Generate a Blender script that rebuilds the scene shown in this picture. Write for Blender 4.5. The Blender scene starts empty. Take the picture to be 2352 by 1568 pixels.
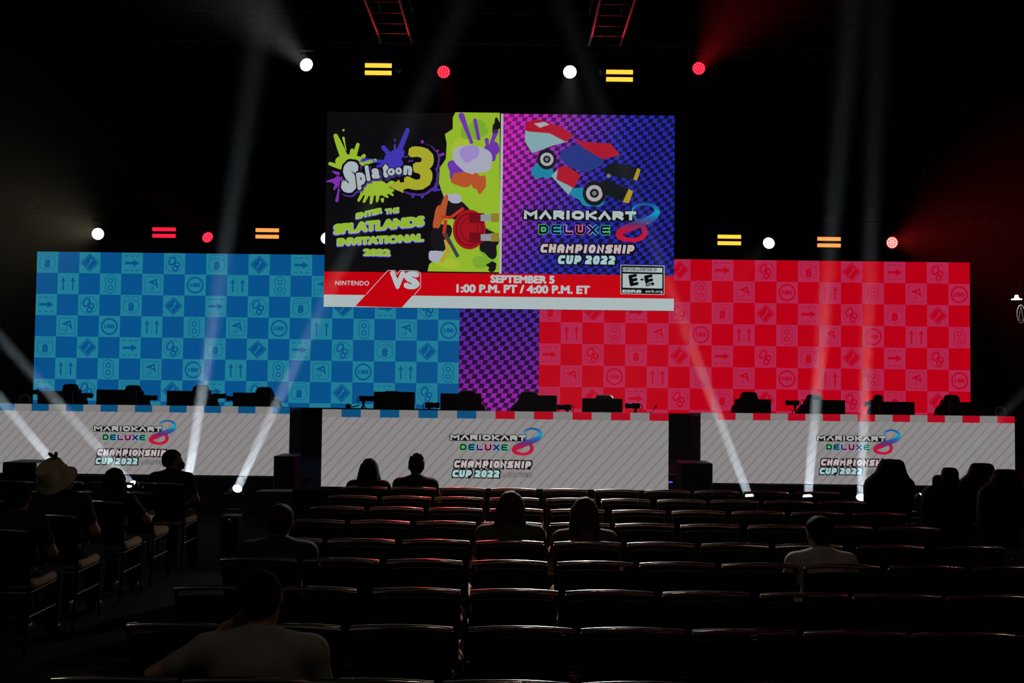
import bpy, bmesh, math, random
import numpy as np
from mathutils import Vector, Matrix

# ------------------------------------------------------------------ camera, world, exposure
FPX, CAMH, PITCH, ROLL = 2400.0, 1.92, math.radians(2.2), math.radians(0.68)
scene = bpy.context.scene
COL = scene.collection
_F = Vector((0, math.cos(PITCH), math.sin(PITCH)))
_U = Vector((0, -math.sin(PITCH), math.cos(PITCH)))
_R = Vector((1, 0, 0))
cam_data = bpy.data.cameras.new('camera')
cam_data.sensor_width = 36.0
cam_data.lens = FPX / 2352.0 * 36.0
cam_data.clip_end = 200
cam = bpy.data.objects.new('camera', cam_data)
COL.objects.link(cam)
_r = _R * math.cos(ROLL) + _U * math.sin(ROLL)
_u = -_R * math.sin(ROLL) + _U * math.cos(ROLL)
cam.matrix_world = Matrix(((_r.x, _u.x, -_F.x, 0), (_r.y, _u.y, -_F.y, 0), (_r.z, _u.z, -_F.z, CAMH), (0, 0, 0, 1)))
scene.camera = cam

world = bpy.data.worlds.new('world'); scene.world = world
world.use_nodes = True
world.node_tree.nodes['Background'].inputs[0].default_value = (0.5, 0.55, 0.7, 1)
world.node_tree.nodes['Background'].inputs[1].default_value = 0.0
vs = scene.view_settings
vs.view_transform = 'Standard'; vs.look = 'None'; vs.gamma = 1.0; vs.exposure = 0.0
vs.use_curve_mapping = False
scene.cycles.use_denoising = True
scene.cycles.use_light_tree = False
scene.cycles.use_adaptive_sampling = True
scene.cycles.adaptive_threshold = 0.03
scene.cycles.max_bounces = 4
scene.cycles.diffuse_bounces = 2
scene.cycles.glossy_bounces = 2
scene.cycles.volume_bounces = 0
scene.cycles.transparent_max_bounces = 8
scene.cycles.caustics_reflective = False
scene.cycles.caustics_refractive = False

def at(px, py, Y):
    """world point on the plane y = Y that the photograph shows at pixel (px, py)"""
    x = px - 1176.0; y = py - 784.0
    X = x * math.cos(ROLL) + y * math.sin(ROLL)
    Z = -x * math.sin(ROLL) + y * math.cos(ROLL)
    d = _F * FPX + _R * X - _U * Z
    t = Y / d.y
    return Vector((d.x * t, Y, CAMH + d.z * t))

# dim warm lamps of the hall above the audience
HOUSE_W = 95.0
HOUSE = [(-7.5, 1.5, 8.6), (0.5, 0.8, 8.6), (8.5, 1.5, 8.6)]

# ------------------------------------------------------------------ materials
MATS = {}
def lin(h):
    h = h.lstrip('#')
    o = []
    for i in (0, 2, 4):
        c = int(h[i:i + 2], 16) / 255.0
        o.append(c / 12.92 if c <= 0.04045 else ((c + 0.055) / 1.055) ** 2.4)
    return (o[0], o[1], o[2], 1.0)
def new_mat(name):
    m = bpy.data.materials.new(name); m.use_nodes = True
    nt = m.node_tree
    return m, nt, nt.nodes['Principled BSDF']
def solid(name, col, rough=0.6, metal=0.0, noise=0.0, nscale=40.0, bump=0.0, spec=0.5):
    if name in MATS: return MATS[name]
    m, nt, b = new_mat(name)
    c = lin(col) if isinstance(col, str) else col
    b.inputs['Roughness'].default_value = rough
    b.inputs['Metallic'].default_value = metal
    b.inputs['Specular IOR Level'].default_value = spec
    b.inputs['Base Color'].default_value = c
    if noise > 0 or bump > 0:
        tc = nt.nodes.new('ShaderNodeTexCoord')
        n = nt.nodes.new('ShaderNodeTexNoise'); n.inputs['Scale'].default_value = nscale; n.inputs['Detail'].default_value = 4
        nt.links.new(tc.outputs['Object'], n.inputs['Vector'])
        if noise > 0:
            mx = nt.nodes.new('ShaderNodeMix'); mx.data_type = 'RGBA'
            mx.inputs[6].default_value = tuple(v * (1 - noise) for v in c[:3]) + (1,)
            mx.inputs[7].default_value = tuple(min(1, v * (1 + noise)) for v in c[:3]) + (1,)
            nt.links.new(n.outputs['Fac'], mx.inputs[0]); nt.links.new(mx.outputs[2], b.inputs['Base Color'])
        if bump > 0:
            bp = nt.nodes.new('ShaderNodeBump'); bp.inputs['Strength'].default_value = bump; bp.inputs['Distance'].default_value = 0.01
            nt.links.new(n.outputs['Fac'], bp.inputs['Height']); nt.links.new(bp.outputs['Normal'], b.inputs['Normal'])
    MATS[name] = m
    return m
def glow(col, strength=1.0, sample=False, name=None):
    """self-lit LED surface; small print keeps out of the light list, its screen is in it"""
    key = name or ('led_%s_%g' % (col if isinstance(col, str) else str(col), strength))
    if key in MATS: return MATS[key]
    m, nt, b = new_mat(key)
    c = lin(col) if isinstance(col, str) else col
    b.inputs['Base Color'].default_value = (0.006, 0.006, 0.006, 1)
    b.inputs['Roughness'].default_value = 0.7
    b.inputs['Specular IOR Level'].default_value = 0.1
    b.inputs['Emission Color'].default_value = c
    b.inputs['Emission Strength'].default_value = strength
    m.cycles.emission_sampling = 'NONE'          # lamps carry the light list; screens light by being seen
    MATS[key] = m
    return m
class NG:
    """little helper for node maths"""
    def __init__(s, nt): s.nt = nt
    def val(s, x, inp):
        if isinstance(x, (int, float)): inp.default_value = x
        elif isinstance(x, tuple): inp.default_value = x
        else: s.nt.links.new(x, inp)
    def m(s, op, a, b=0.0):
        n = s.nt.nodes.new('ShaderNodeMath'); n.operation = op
        s.val(a, n.inputs[0]); s.val(b, n.inputs[1]); return n.outputs[0]
    def mix(s, f, a, b):
        n = s.nt.nodes.new('ShaderNodeMix'); n.data_type = 'RGBA'; n.clamp_factor = True
        s.val(f, n.inputs[0]); s.val(a, n.inputs[6]); s.val(b, n.inputs[7]); return n.outputs[2]
    def xyz(s, kind='Object'):
        tc = s.nt.nodes.new('ShaderNodeTexCoord'); sp = s.nt.nodes.new('ShaderNodeSeparateXYZ')
        s.nt.links.new(tc.outputs[kind], sp.inputs[0]); return sp.outputs
    def ramp(s, f, stops):
        n = s.nt.nodes.new('ShaderNodeValToRGB'); e = n.color_ramp.elements
        while len(e) < len(stops): e.new(0.5)
        for i, (p, c) in enumerate(stops): e[i].position = p; e[i].color = lin(c)
        s.val(f, n.inputs[0]); return n.outputs[0]
def led_mat(name, build, sample=True, strength=1.0):
    m, nt, b = new_mat(name)
    b.inputs['Base Color'].default_value = (0.006, 0.006, 0.006, 1)
    b.inputs['Roughness'].default_value = 0.7
    b.inputs['Specular IOR Level'].default_value = 0.1
    g = NG(nt)
    nt.links.new(build(g), b.inputs['Emission Color'])
    b.inputs['Emission Strength'].default_value = strength
    m.cycles.emission_sampling = 'NONE'          # lamps carry the light list; screens light by being seen
    MATS[name] = m
    return m
def checker(g, u, v, cu, cv):
    a = g.m('FLOOR', g.m('DIVIDE', u, cu)); b = g.m('FLOOR', g.m('DIVIDE', v, cv))
    s = g.m('ADD', a, b)
    return g.m('GREATER_THAN', g.m('FRACT', g.m('MULTIPLY', s, 0.5)), 0.25)

BLACK = solid('black_paint', (0.012, 0.012, 0.013, 1), 0.55)
SOOT = solid('matt_black', (0.006, 0.006, 0.006, 1), 0.9, spec=0.1)
PLASTIC = solid('black_plastic', (0.014, 0.014, 0.015, 1), 0.35)
DARKMETAL = solid('dark_metal', (0.03, 0.03, 0.032, 1), 0.4, 0.8)
CHROME = solid('chrome_tube', (0.80, 0.76, 0.70, 1), 0.17, 1.0)
POSTMETAL = solid('dull_chrome_tube', (0.07, 0.065, 0.06, 1), 0.25, 1.0)
VINYL = solid('black_vinyl', (0.007, 0.007, 0.0075, 1), 0.5, noise=0.2, nscale=60, bump=0.1, spec=0.15)
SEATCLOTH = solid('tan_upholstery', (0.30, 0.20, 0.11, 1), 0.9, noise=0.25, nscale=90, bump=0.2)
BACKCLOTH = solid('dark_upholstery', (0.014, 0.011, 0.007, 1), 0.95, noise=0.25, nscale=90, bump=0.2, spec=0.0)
ALU = solid('truss_black_tube', (0.05, 0.05, 0.052, 1), 0.6, spec=0.3)

# ------------------------------------------------------------------ mesh helpers
class MB:
    def __init__(s): s.v = []; s.f = []; s.mi = []
    def add(s, vs, fs, mi=0):
        o = len(s.v); s.v += [tuple(p) for p in vs]
        s.f += [tuple(i + o for i in f) for f in fs]; s.mi += [mi] * len(fs); return s
    def box(s, c, d, mi=0, M=None):
        x, y, z = d[0] / 2, d[1] / 2, d[2] / 2
        vs = [Vector((a * x, b * y, e * z)) for a, b, e in ((-1,-1,-1),(1,-1,-1),(1,1,-1),(-1,1,-1),(-1,-1,1),(1,-1,1),(1,1,1),(-1,1,1))]
        if M is not None: vs = [M @ p for p in vs]
        c = Vector(c)
        return s.add([p + c for p in vs], [(0,3,2,1),(4,5,6,7),(0,1,5,4),(1,2,6,5),(2,3,7,6),(3,0,4,7)], mi)
    def rbox(s, c, d, r, mi=0, seg=3, axis='y', M=None):
        """box with rounded outline in the plane across axis, chamfered front and back"""
        a, b = {'y': (0, 2), 'z': (0, 1), 'x': (1, 2)}[axis]; k = {'y': 1, 'z': 2, 'x': 0}[axis]
        def ring(inset, depth):
            out = []
            w, h = d[a] / 2 - inset, d[b] / 2 - inset; rr = max(r - inset, r * 0.3)
            for q, (sx, sy) in enumerate(((1, 1), (-1, 1), (-1, -1), (1, -1))):
                for i in range(seg + 1):
                    t = math.pi / 2 * (q + i / seg)
                    p = [0, 0, 0]
                    p[a] = sx * (w - rr) + rr * math.cos(t); p[b] = sy * (h - rr) + rr * math.sin(t); p[k] = depth
                    out.append(Vector(p))
            return out
        e = min(r * 0.4, d[k] * 0.3)
        rings = [ring(e, -d[k] / 2), ring(0, -d[k] / 2 + e), ring(0, d[k] / 2 - e), ring(e, d[k] / 2)]
        n = len(rings[0]); vs = [p for g in rings for p in g]
        if M is not None: vs = [M @ p for p in vs]
        c = Vector(c)
        fs = [tuple(range(n))[::-1], tuple(range(3 * n, 4 * n))]
        for g in range(3):
            for i in range(n):
                j = (i + 1) % n; fs.append((g * n + i, g * n + j, (g + 1) * n + j, (g + 1) * n + i))
        return s.add([p + c for p in vs], fs, mi)
    def tube(s, pts, r, n=8, mi=0, cap=True, closed=False, flat=1.0):
        pts = [Vector(p) for p in pts]; m = len(pts)
        rs = r if isinstance(r, (list, tuple)) else [r] * m
        vs = []; up = None
        for i, p in enumerate(pts):
            t = (pts[(i + 1) % m] - pts[i - 1]) if closed else (pts[min(i + 1, m - 1)] - pts[max(i - 1, 0)])
            t.normalize()
            if up is None: up = Vector((0, 0, 1)) if abs(t.z) < 0.9 else Vector((0, 1, 0))
            a = t.cross(up); a.normalize(); b = a.cross(t); up = b
            for k in range(n):
                q = 2 * math.pi * k / n
                vs.append(p + a * math.cos(q) * rs[i] + b * math.sin(q) * rs[i] * flat)
        fs = []
        for i in range(m if closed else m - 1):
            j = (i + 1) % m
            for k in range(n):
                l = (k + 1) % n; fs.append((i * n + k, i * n + l, j * n + l, j * n + k))
        if cap and not closed:
            fs.append(tuple(range(n))[::-1]); fs.append(tuple((m - 1) * n + k for k in range(n)))
        return s.add(vs, fs, mi)
    def lathe(s, prof, n=20, mi=0, M=None, c=(0, 0, 0)):
        """profile of (radius, height) about local z"""
        vs = []; c = Vector(c)
        for r, h in prof:
            for k in range(n):
                q = 2 * math.pi * k / n; p = Vector((r * math.cos(q), r * math.sin(q), h))
                vs.append((M @ p if M is not None else p) + c)
        fs = []
        for i in range(len(prof) - 1):
            for k in range(n):
                l = (k + 1) % n; fs.append((i * n + k, i * n + l, (i + 1) * n + l, (i + 1) * n + k))
        fs.append(tuple(range(n))[::-1]); fs.append(tuple((len(prof) - 1) * n + k for k in range(n)))
        return s.add(vs, fs, mi)
    def ell(s, c, rad, n=14, m=8, mi=0, M=None):
        vs = []; c = Vector(c)
        for i in range(m + 1):
            a = -math.pi / 2 + math.pi * i / m
            for k in range(n):
                q = 2 * math.pi * k / n
                p = Vector((rad[0] * math.cos(a) * math.cos(q), rad[1] * math.cos(a) * math.sin(q), rad[2] * math.sin(a)))
                vs.append((M @ p if M is not None else p) + c)
        fs = []
        for i in range(m):
            for k in range(n):
                l = (k + 1) % n; fs.append((i * n + k, i * n + l, (i + 1) * n + l, (i + 1) * n + k))
        return s.add(vs, fs, mi)
    def prism(s, outline, y0, y1, mi=0, mi_front=None):
        """outline of (x, z) points pushed from y0 (front) to y1"""
        n = len(outline)
        vs = [(x, y0, z) for x, z in outline] + [(x, y1, z) for x, z in outline]
        fs = [tuple(range(n)), tuple(range(n, 2 * n))[::-1]] + [(i, i + n, (i + 1) % n + n, (i + 1) % n) for i in range(n)]
        o = len(s.v); s.v += vs; s.f += [tuple(i + o for i in f) for f in fs]
        s.mi += [mi if mi_front is None else mi_front] + [mi] * (n + 1); return s
    def mesh(s, name, mats, smooth=False, angle=None):
        me = bpy.data.meshes.new(name)
        me.from_pydata([tuple(p) for p in s.v], [], s.f)
        for mt in (mats if isinstance(mats, (list, tuple)) else [mats]): me.materials.append(mt)
        me.polygons.foreach_set('material_index', s.mi)
        if smooth:
            me.polygons.foreach_set('use_smooth', [True] * len(me.polygons))
            me.set_sharp_from_angle(angle=math.radians(angle or 40))
        me.update(); return me
    def build(s, name, mats, parent=None, loc=(0, 0, 0), smooth=False, angle=None):
        return link(name, s.mesh(name, mats, smooth, angle), parent, loc)
def link(name, data, parent=None, loc=(0, 0, 0), rotz=0.0):
    o = bpy.data.objects.new(name, data); COL.objects.link(o)
    o.location = loc
    if rotz: o.rotation_euler = (0, 0, rotz)
    if parent is not None: o.parent = parent
    return o
def tag(o, label, cat, group=None, kind=None):
    o['label'] = label
    if cat: o['category'] = cat
    if group: o['group'] = group
    if kind: o['kind'] = kind
    return o
def struct(o, label=None):
    o['kind'] = 'structure'
    if label: o['label'] = label
    return o
def thing(name, label, cat, loc=(0, 0, 0), rotz=0.0, group=None):
    o = link(name, None, None, loc, rotz); o.empty_display_size = 0.1
    return tag(o, label, cat, group)
def copy_tree(o, parent=None):
    c = o.copy(); COL.objects.link(c); c.parent = parent
    for ch in list(o.children):
        copy_tree(ch, c)
    return c
def aim(d, up=(0, 0, 1)):
    """rotation taking local +z to direction d"""
    return Vector(d).normalized().to_track_quat('Z', 'Y').to_matrix()
ORD = ['zeroth', 'first', 'second', 'third', 'fourth', 'fifth', 'sixth', 'seventh', 'eighth', 'ninth', 'tenth', 'eleventh', 'twelfth']

# ------------------------------------------------------------------ flat print: polygons, strokes, lettering
class P2:
    """flat drawing in (x, z); lay = how many millimetres it stands proud"""
    def __init__(s): s.v = []; s.f = []; s.mi = []
    def poly(s, pts, mi=0, lay=1.0):
        o = len(s.v); s.v += [(p[0], -lay * 0.0015, p[1]) for p in pts]
        s.f.append(tuple(range(o, o + len(pts)))); s.mi.append(mi); return s
    def tris(s, pts, faces, mi=0, lay=1.0):
        o = len(s.v); s.v += [(p[0], -lay * 0.0015, p[1]) for p in pts]
        for f in faces: s.f.append(tuple(i + o for i in f)); s.mi.append(mi)
        return s
    def stroke(s, pts, w, mi=0, lay=1.0, closed=False):
        n = len(pts); ws = w if isinstance(w, (list, tuple)) else [w] * n
        L = []; R = []
        for i in range(n):
            a = pts[i - 1] if (closed or i > 0) else pts[i]
            b = pts[(i + 1) % n] if (closed or i < n - 1) else pts[i]
            p = pts[i]
            def nrm(u, q):
                dx, dy = q[0] - u[0], q[1] - u[1]; l = math.hypot(dx, dy) or 1e-9
                return (-dy / l, dx / l)
            n1 = nrm(a, p) if a is not p else nrm(p, b)
            n2 = nrm(p, b) if b is not p else nrm(a, p)
            mx, my = n1[0] + n2[0], n1[1] + n2[1]; l = math.hypot(mx, my)
            if l < 1e-6: mx, my, l = n1[0], n1[1], 1.0
            mx /= l; my /= l
            k = ws[i] / 2 / max(0.72, mx * n1[0] + my * n1[1])
            L.append((p[0] + mx * k, p[1] + my * k)); R.append((p[0] - mx * k, p[1] - my * k))
        for i in range(n if closed else n - 1):
            j = (i + 1) % n
            s.poly([L[i], R[i], R[j], L[j]], mi, lay)
        return s
    def disc(s, c, r, mi=0, lay=1.0, n=24, ry=None):
        return s.poly([(c[0] + r * math.cos(2 * math.pi * k / n), c[1] + (ry or r) * math.sin(2 * math.pi * k / n)) for k in range(n)], mi, lay)
    def ring(s, c, r, w, mi=0, lay=1.0, n=32, ry=None, rot=0.0):
        pts = []
        for k in range(n):
            x, y = r * math.cos(2 * math.pi * k / n), (ry or r) * math.sin(2 * math.pi * k / n)
            pts.append((c[0] + x * math.cos(rot) - y * math.sin(rot), c[1] + x * math.sin(rot) + y * math.cos(rot)))
        return s.stroke(pts, w, mi, lay, True)
    def rect(s, x0, z0, x1, z1, mi=0, lay=1.0):
        return s.poly([(x0, z0), (x1, z0), (x1, z1), (x0, z1)], mi, lay)
    def mesh(s, name, mats):
        me = bpy.data.meshes.new(name); me.from_pydata(s.v, [], s.f)
        for m in (mats if isinstance(mats, (list, tuple)) else [mats]): me.materials.append(m)
        me.polygons.foreach_set('material_index', s.mi); me.update(); return me

STROKES = {
 'A': [[(0,0),(0,.72),(.28,1),(.72,1),(1,.72),(1,0)],[(0,.38),(1,.38)]],
 'B': [[(0,0),(0,1),(.8,1),(1,.85),(1,.66),(.82,.52),(0,.52)],[(.82,.52),(1,.38),(1,.15),(.8,0),(0,0)]],
 'C': [[(1,1),(.25,1),(0,.75),(0,.25),(.25,0),(1,0)]],
 'D': [[(0,0),(0,1),(.75,1),(1,.75),(1,.25),(.75,0),(0,0)]],
 'E': [[(1,1),(.15,1),(0,.85),(0,.15),(.15,0),(1,0)],[(0,.5),(.9,.5)]],
 'H': [[(0,0),(0,1)],[(1,0),(1,1)],[(0,.5),(1,.5)]],
 'I': [[(.5,0),(.5,1)]],
 'K': [[(0,0),(0,1)],[(1,1),(.2,.5),(1,0)]],
 'L': [[(0,1),(0,.15),(.15,0),(1,0)]],
 'M': [[(0,0),(0,1),(.5,.45),(1,1),(1,0)]],
 'N': [[(0,0),(0,1),(1,0),(1,1)]],
 'O': [[(.28,0),(0,.28),(0,.72),(.28,1),(.72,1),(1,.72),(1,.28),(.72,0),(.28,0)]],
 'P': [[(0,0),(0,1),(.75,1),(1,.8),(1,.58),(.75,.38),(0,.38)]],
 'R': [[(0,0),(0,1),(.75,1),(1,.82),(1,.6),(.75,.42),(0,.42)],[(.5,.42),(1,0)]],
 'S': [[(1,1),(.2,1),(0,.85),(0,.65),(.2,.5),(.8,.5),(1,.35),(1,.15),(.8,0),(0,0)]],
 'T': [[(0,1),(1,1)],[(.5,0),(.5,1)]],
 'U': [[(0,1),(0,.22),(.22,0),(.78,0),(1,.22),(1,1)]],
 'V': [[(0,1),(.5,0),(1,1)]],
 'W': [[(0,1),(.22,0),(.5,.7),(.78,0),(1,1)]],
 'X': [[(0,1),(1,0)],[(0,0),(1,1)]],
 '0': [[(.22,0),(0,.22),(0,.78),(.22,1),(.78,1),(1,.78),(1,.22),(.78,0),(.22,0)]],
 '2': [[(0,1),(.75,1),(1,.8),(1,.62),(0,.15),(0,0),(1,0)]],
 'a': [[(0,0),(.5,1),(1,0)]],
}
def stroke_text(d, s, x0, x1, z0, h, thick, mi=0, lay=1.0, shear=0.0, gap=0.35, rise=0.0, wide=None):
    """block capitals drawn with thick strokes between x0 and x1, thick as a share of the cap height"""
    wid = {'I': 0.12, ' ': 0.5, 'M': 1.25, 'W': 1.3}
    if wide: wid.update(wide)
    t = thick * h
    units = sum(wid.get(c, 1.0) for c in s) ; gaps = len(s) - 1
    # unit letter width u, gap g*u between stroke edges
    free = (x1 - x0) - len(s) * t
    u = free / (units + gaps * gap)
    x = x0 + t / 2
    hh = h - t
    for c in s:
        w = wid.get(c, 1.0) * u
        for line in STROKES.get(c, []):
            pts = []
            for (a, b) in line:
                X = x + a * w; Z = t / 2 + b * hh
                pts.append((X + shear * Z, z0 + Z + rise * (X - x0)))
            # square ends
            def ext(p, q):
                l = math.hypot(p[0] - q[0], p[1] - q[1]) or 1e-9
                return (p[0] + (p[0] - q[0]) / l * t / 2, p[1] + (p[1] - q[1]) / l * t / 2)
            q = list(pts)
            if line[0] != line[-1]:
                q[0] = ext(pts[0], pts[1]); q[-1] = ext(pts[-1], pts[-2]); d.stroke(q, t, mi, lay)
            else: d.stroke(q[:-1], t, mi, lay, True)
        x += w + t + gap * u
_fcache = {}
def font_raw(s, space=1.0):
    k = (s, space)
    if k in _fcache: return _fcache[k]
    cu = bpy.data.curves.new('lettering', 'FONT'); cu.body = s; cu.size = 1.0; cu.fill_mode = 'FRONT'
    cu.resolution_u = 3; cu.space_character = space
    ob = bpy.data.objects.new('lettering', cu); COL.objects.link(ob)
    dg = bpy.context.evaluated_depsgraph_get()
    me = bpy.data.meshes.new_from_object(ob.evaluated_get(dg))
    vs = [(v.co.x, v.co.y) for v in me.vertices]; fs = [tuple(p.vertices) for p in me.polygons]
    bpy.data.objects.remove(ob); bpy.data.meshes.remove(me); bpy.data.curves.remove(cu)
    _fcache[k] = (vs, fs); return vs, fs
def font_mesh(s, bold, space=1.0):
    """lettering fattened by bold (share of the em): the outline swept round a small octagon"""
    vs, fs = font_raw(s, space)
    if bold <= 0: return vs, fs
    V = list(vs); Fc = list(fs)
    for k in range(8):
        a = math.pi / 4 * k + 0.39; o = len(V)
        V += [(x + bold * math.cos(a), y + bold * math.sin(a)) for x, y in vs]; Fc += [tuple(i + o for i in f) for f in fs]
    return V, Fc
def font_text(d, s, x0, x1, z0, h, bold=0.0, grow=0.0, mi=0, lay=1.0, shear=0.0, rise=0.0, space=1.0):
    """rounded sans lettering fitted to the box; grow draws the same lettering with a fatter outline"""
    bv, _ = font_raw(s, space)
    ax, bx = min(p[0] for p in bv) - bold, max(p[0] for p in bv) + bold
    ay, by = min(p[1] for p in bv) - bold, max(p[1] for p in bv) + bold
    vs, fs = font_mesh(s, bold + grow, space)
    out = []
    for (a, b) in vs:
        X = x0 + (a - ax) / (bx - ax) * (x1 - x0); Z = (b - ay) / (by - ay) * h
        out.append((X + shear * Z, z0 + Z + rise * (X - x0)))
    d.tris(out, fs, mi, lay)

# ------------------------------------------------------------------ road-sign icons of the LED backdrops (one cell = 1 x 1)
def icon_shield(d):
    o = [(-.3,.4),(-.18,.44),(-.06,.40),(0,.42),(.06,.40),(.18,.44),(.3,.4),(.37,.30),(.30,.2)]
    top = [(-.30,.2),(-.37,.30)] + o
    d.stroke(top, .022, 0, 1, True)
    body = [(-.30,.2),(-.36,.08),(-.38,-.06),(-.34,-.2),(-.24,-.29),(-.1,-.33),(0,-.39),(.1,-.33),(.24,-.29),(.34,-.2),(.38,-.06),(.36,.08),(.30,.2)]
    d.stroke(body, .022, 0, 1); d.stroke([(-.24,.29),(.24,.29)], .022)
    font_text(d, '8', -.14, .14, -.27, .4, bold=.06)
def icon_diamond(d):
    r = .42
    d.poly([(0,-r),(.03,-r+.01),(r-.01,-.03),(r,0),(r-.01,.03),(.03,r-.01),(0,r),(-.03,r-.01),(-r+.01,.03),(-r,0),(-r+.01,-.03),(-.03,-r+.01)])
    q = .36
    d.stroke([(0,-q),(q,0),(0,q),(-q,0)], .018, 1, 2, True)
    d.stroke([(-.11,-.2),(-.10,-.12),(.01,-.02),(.06,.06),(.06,.1)], .045, 1, 2)
    d.poly([(-.01,.08),(.14,.08),(.085,.2)], 1, 2)
def icon_arrow(d):
    d.rect(-.34,-.055,.05,.065); d.poly([(.05,-.16),(.35,0),(.05,.17)])
    for z in (.34, -.34):
        for x in (-.27, 0, .27): d.rect(x - .08, z - .018, x + .08, z + .018)
def icon_oval(d):
    d.ring((0,0), .4, .022)
    d.ring((-.11,.12), .13, .075, rot=-.55, ry=.2); d.ring((.13,-.05), .115, .07); d.ring((.04,-.22), .115, .07)
def icon_lanes(d):
    for x in (-.23, .23):
        d.rect(x - .035, -.32, x + .035, .12); d.poly([(x - .125,.08),(x,.14),(x + .125,.08),(x,.32)])
    for k in range(5): d.rect(-.012, -.32 + k * .135, .012, -.24 + k * .135)
def icon_tyre(d):
    pts = []
    for k in range(25):
        t = -math.pi * .19 + (math.pi * 1.38) * k / 24; pts.append((.255 * math.cos(t), .185 + .245 * math.sin(t)))
    for k in range(25):
        t = math.pi * .81 + (math.pi * 1.38) * k / 24; pts.append((.255 * math.cos(t), -.185 + .245 * math.sin(t)))
    d.stroke(pts, .03, 0, 1, True)
    for z in (.17, -.17):
        d.ring((0, z), .1, .045)
        for k in range(6):
            a = k * math.pi / 3 + .3
            d.stroke([(.17 * math.cos(a - .14), z + .17 * math.sin(a - .14)), (.17 * math.cos(a + .14), z + .17 * math.sin(a + .14))], .012)
def icon_flag(d):
    a, r = .37, .05
    d.stroke([(-a + r,-a),(a - r,-a),(a,-a + r),(a,a - r),(a - r,a),(-a + r,a),(-a,a - r),(-a,-a + r)], .022, 0, 1, True)
    d.poly([(-.27,.1),(.17,.28),(.26,-.19),(.1,.0)]); d.disc((.09,.11), .055, 1, 2)
    d.stroke([(-.22,-.26),(-.24,-.2),(-.18,-.15),(-.12,-.2),(-.08,-.27),(-.02,-.26),(.0,-.18),(-.06,-.1),(.0,-.03),(.06,-.06)], .018)
    d.stroke([(-.1,-.22),(.03,-.13),(.07,-.2)], .018)
def icon_limit(d):
    d.ring((0,0), .36, .075); font_text(d, '180', -.24, .24, -.1, .2, bold=.045)
ICONS = {'S': ('shield_icon', icon_shield), 'D': ('bend_icon', icon_diamond), 'A': ('arrow_icon', icon_arrow), 'O': ('oval_icon', icon_oval),
         'L': ('lanes_icon', icon_lanes), 'T': ('tyre_icon', icon_tyre), 'F': ('flag_icon', icon_flag), 'K': ('limit_icon', icon_limit)}
ROWS = ['SDAO', 'LTFK', 'AOSD', 'FKLT']

# ------------------------------------------------------------------ the hall
def plane_box(name, c, d, mat, label):
    return struct(MB().box((0, 0, 0), d).build(name, mat, None, c), label)
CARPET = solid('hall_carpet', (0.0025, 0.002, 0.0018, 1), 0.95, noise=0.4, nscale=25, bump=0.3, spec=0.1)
WALLM = solid('hall_wall', (0.05, 0.042, 0.034, 1), 0.9, noise=0.1, nscale=3, spec=0.1)
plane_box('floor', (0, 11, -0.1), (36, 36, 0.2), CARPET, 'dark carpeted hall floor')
plane_box('ceiling', (0, 11, 12.1), (36, 36, 0.2), SOOT, 'black hall ceiling high above the stage')
plane_box('wall_back', (0, 28.9, 6), (36, 0.2, 12), WALLM, 'dim brown wall far behind the stage')
plane_box('wall_left', (-17.9, 11, 6), (0.2, 35.6, 12), SOOT, 'black wall left of the stage')
plane_box('wall_right', (17.9, 11, 6), (0.2, 35.6, 12), SOOT, 'black wall right of the stage')
plane_box('wall_rear', (0, -6.9, 6), (36, 0.2, 12), SOOT, 'dark wall behind the audience')
# black drape along the foot of the back wall: folds
dr = MB(); n = 240
for i in range(n + 1):
    x = -17 + 34 * i / n; y = 26.5 + 0.06 * math.sin(i * 1.3)
    dr.v += [(x, y, 0), (x, y, 2.35)]
for i in range(n): dr.f.append((2 * i, 2 * i + 2, 2 * i + 3, 2 * i + 1)); dr.mi.append(0)
tag(dr.build('stage_drape', SOOT, None, smooth=True), 'long black drape hanging behind the stage backdrop', 'curtain')

# stage platform in plan
out = [(-10.5, 15.1), (-2.8, 15.1), (-2.8, 13.5), (2.35, 13.5), (2.35, 14.9), (10.5, 14.9), (10.5, 21.5), (-10.5, 21.5)]
st = MB(); k = len(out)
st.v = [(x, y, 0) for x, y in out] + [(x, y, 0.5) for x, y in out]
st.f = [tuple(range(k))[::-1], tuple(range(k, 2 * k))] + [(i, (i + 1) % k, (i + 1) % k + k, i + k) for i in range(k)]; st.mi = [0] * len(st.f)
tag(st.build('stage_platform', SOOT, None), 'black stage platform carrying the desks and backdrops', 'stage')

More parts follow.
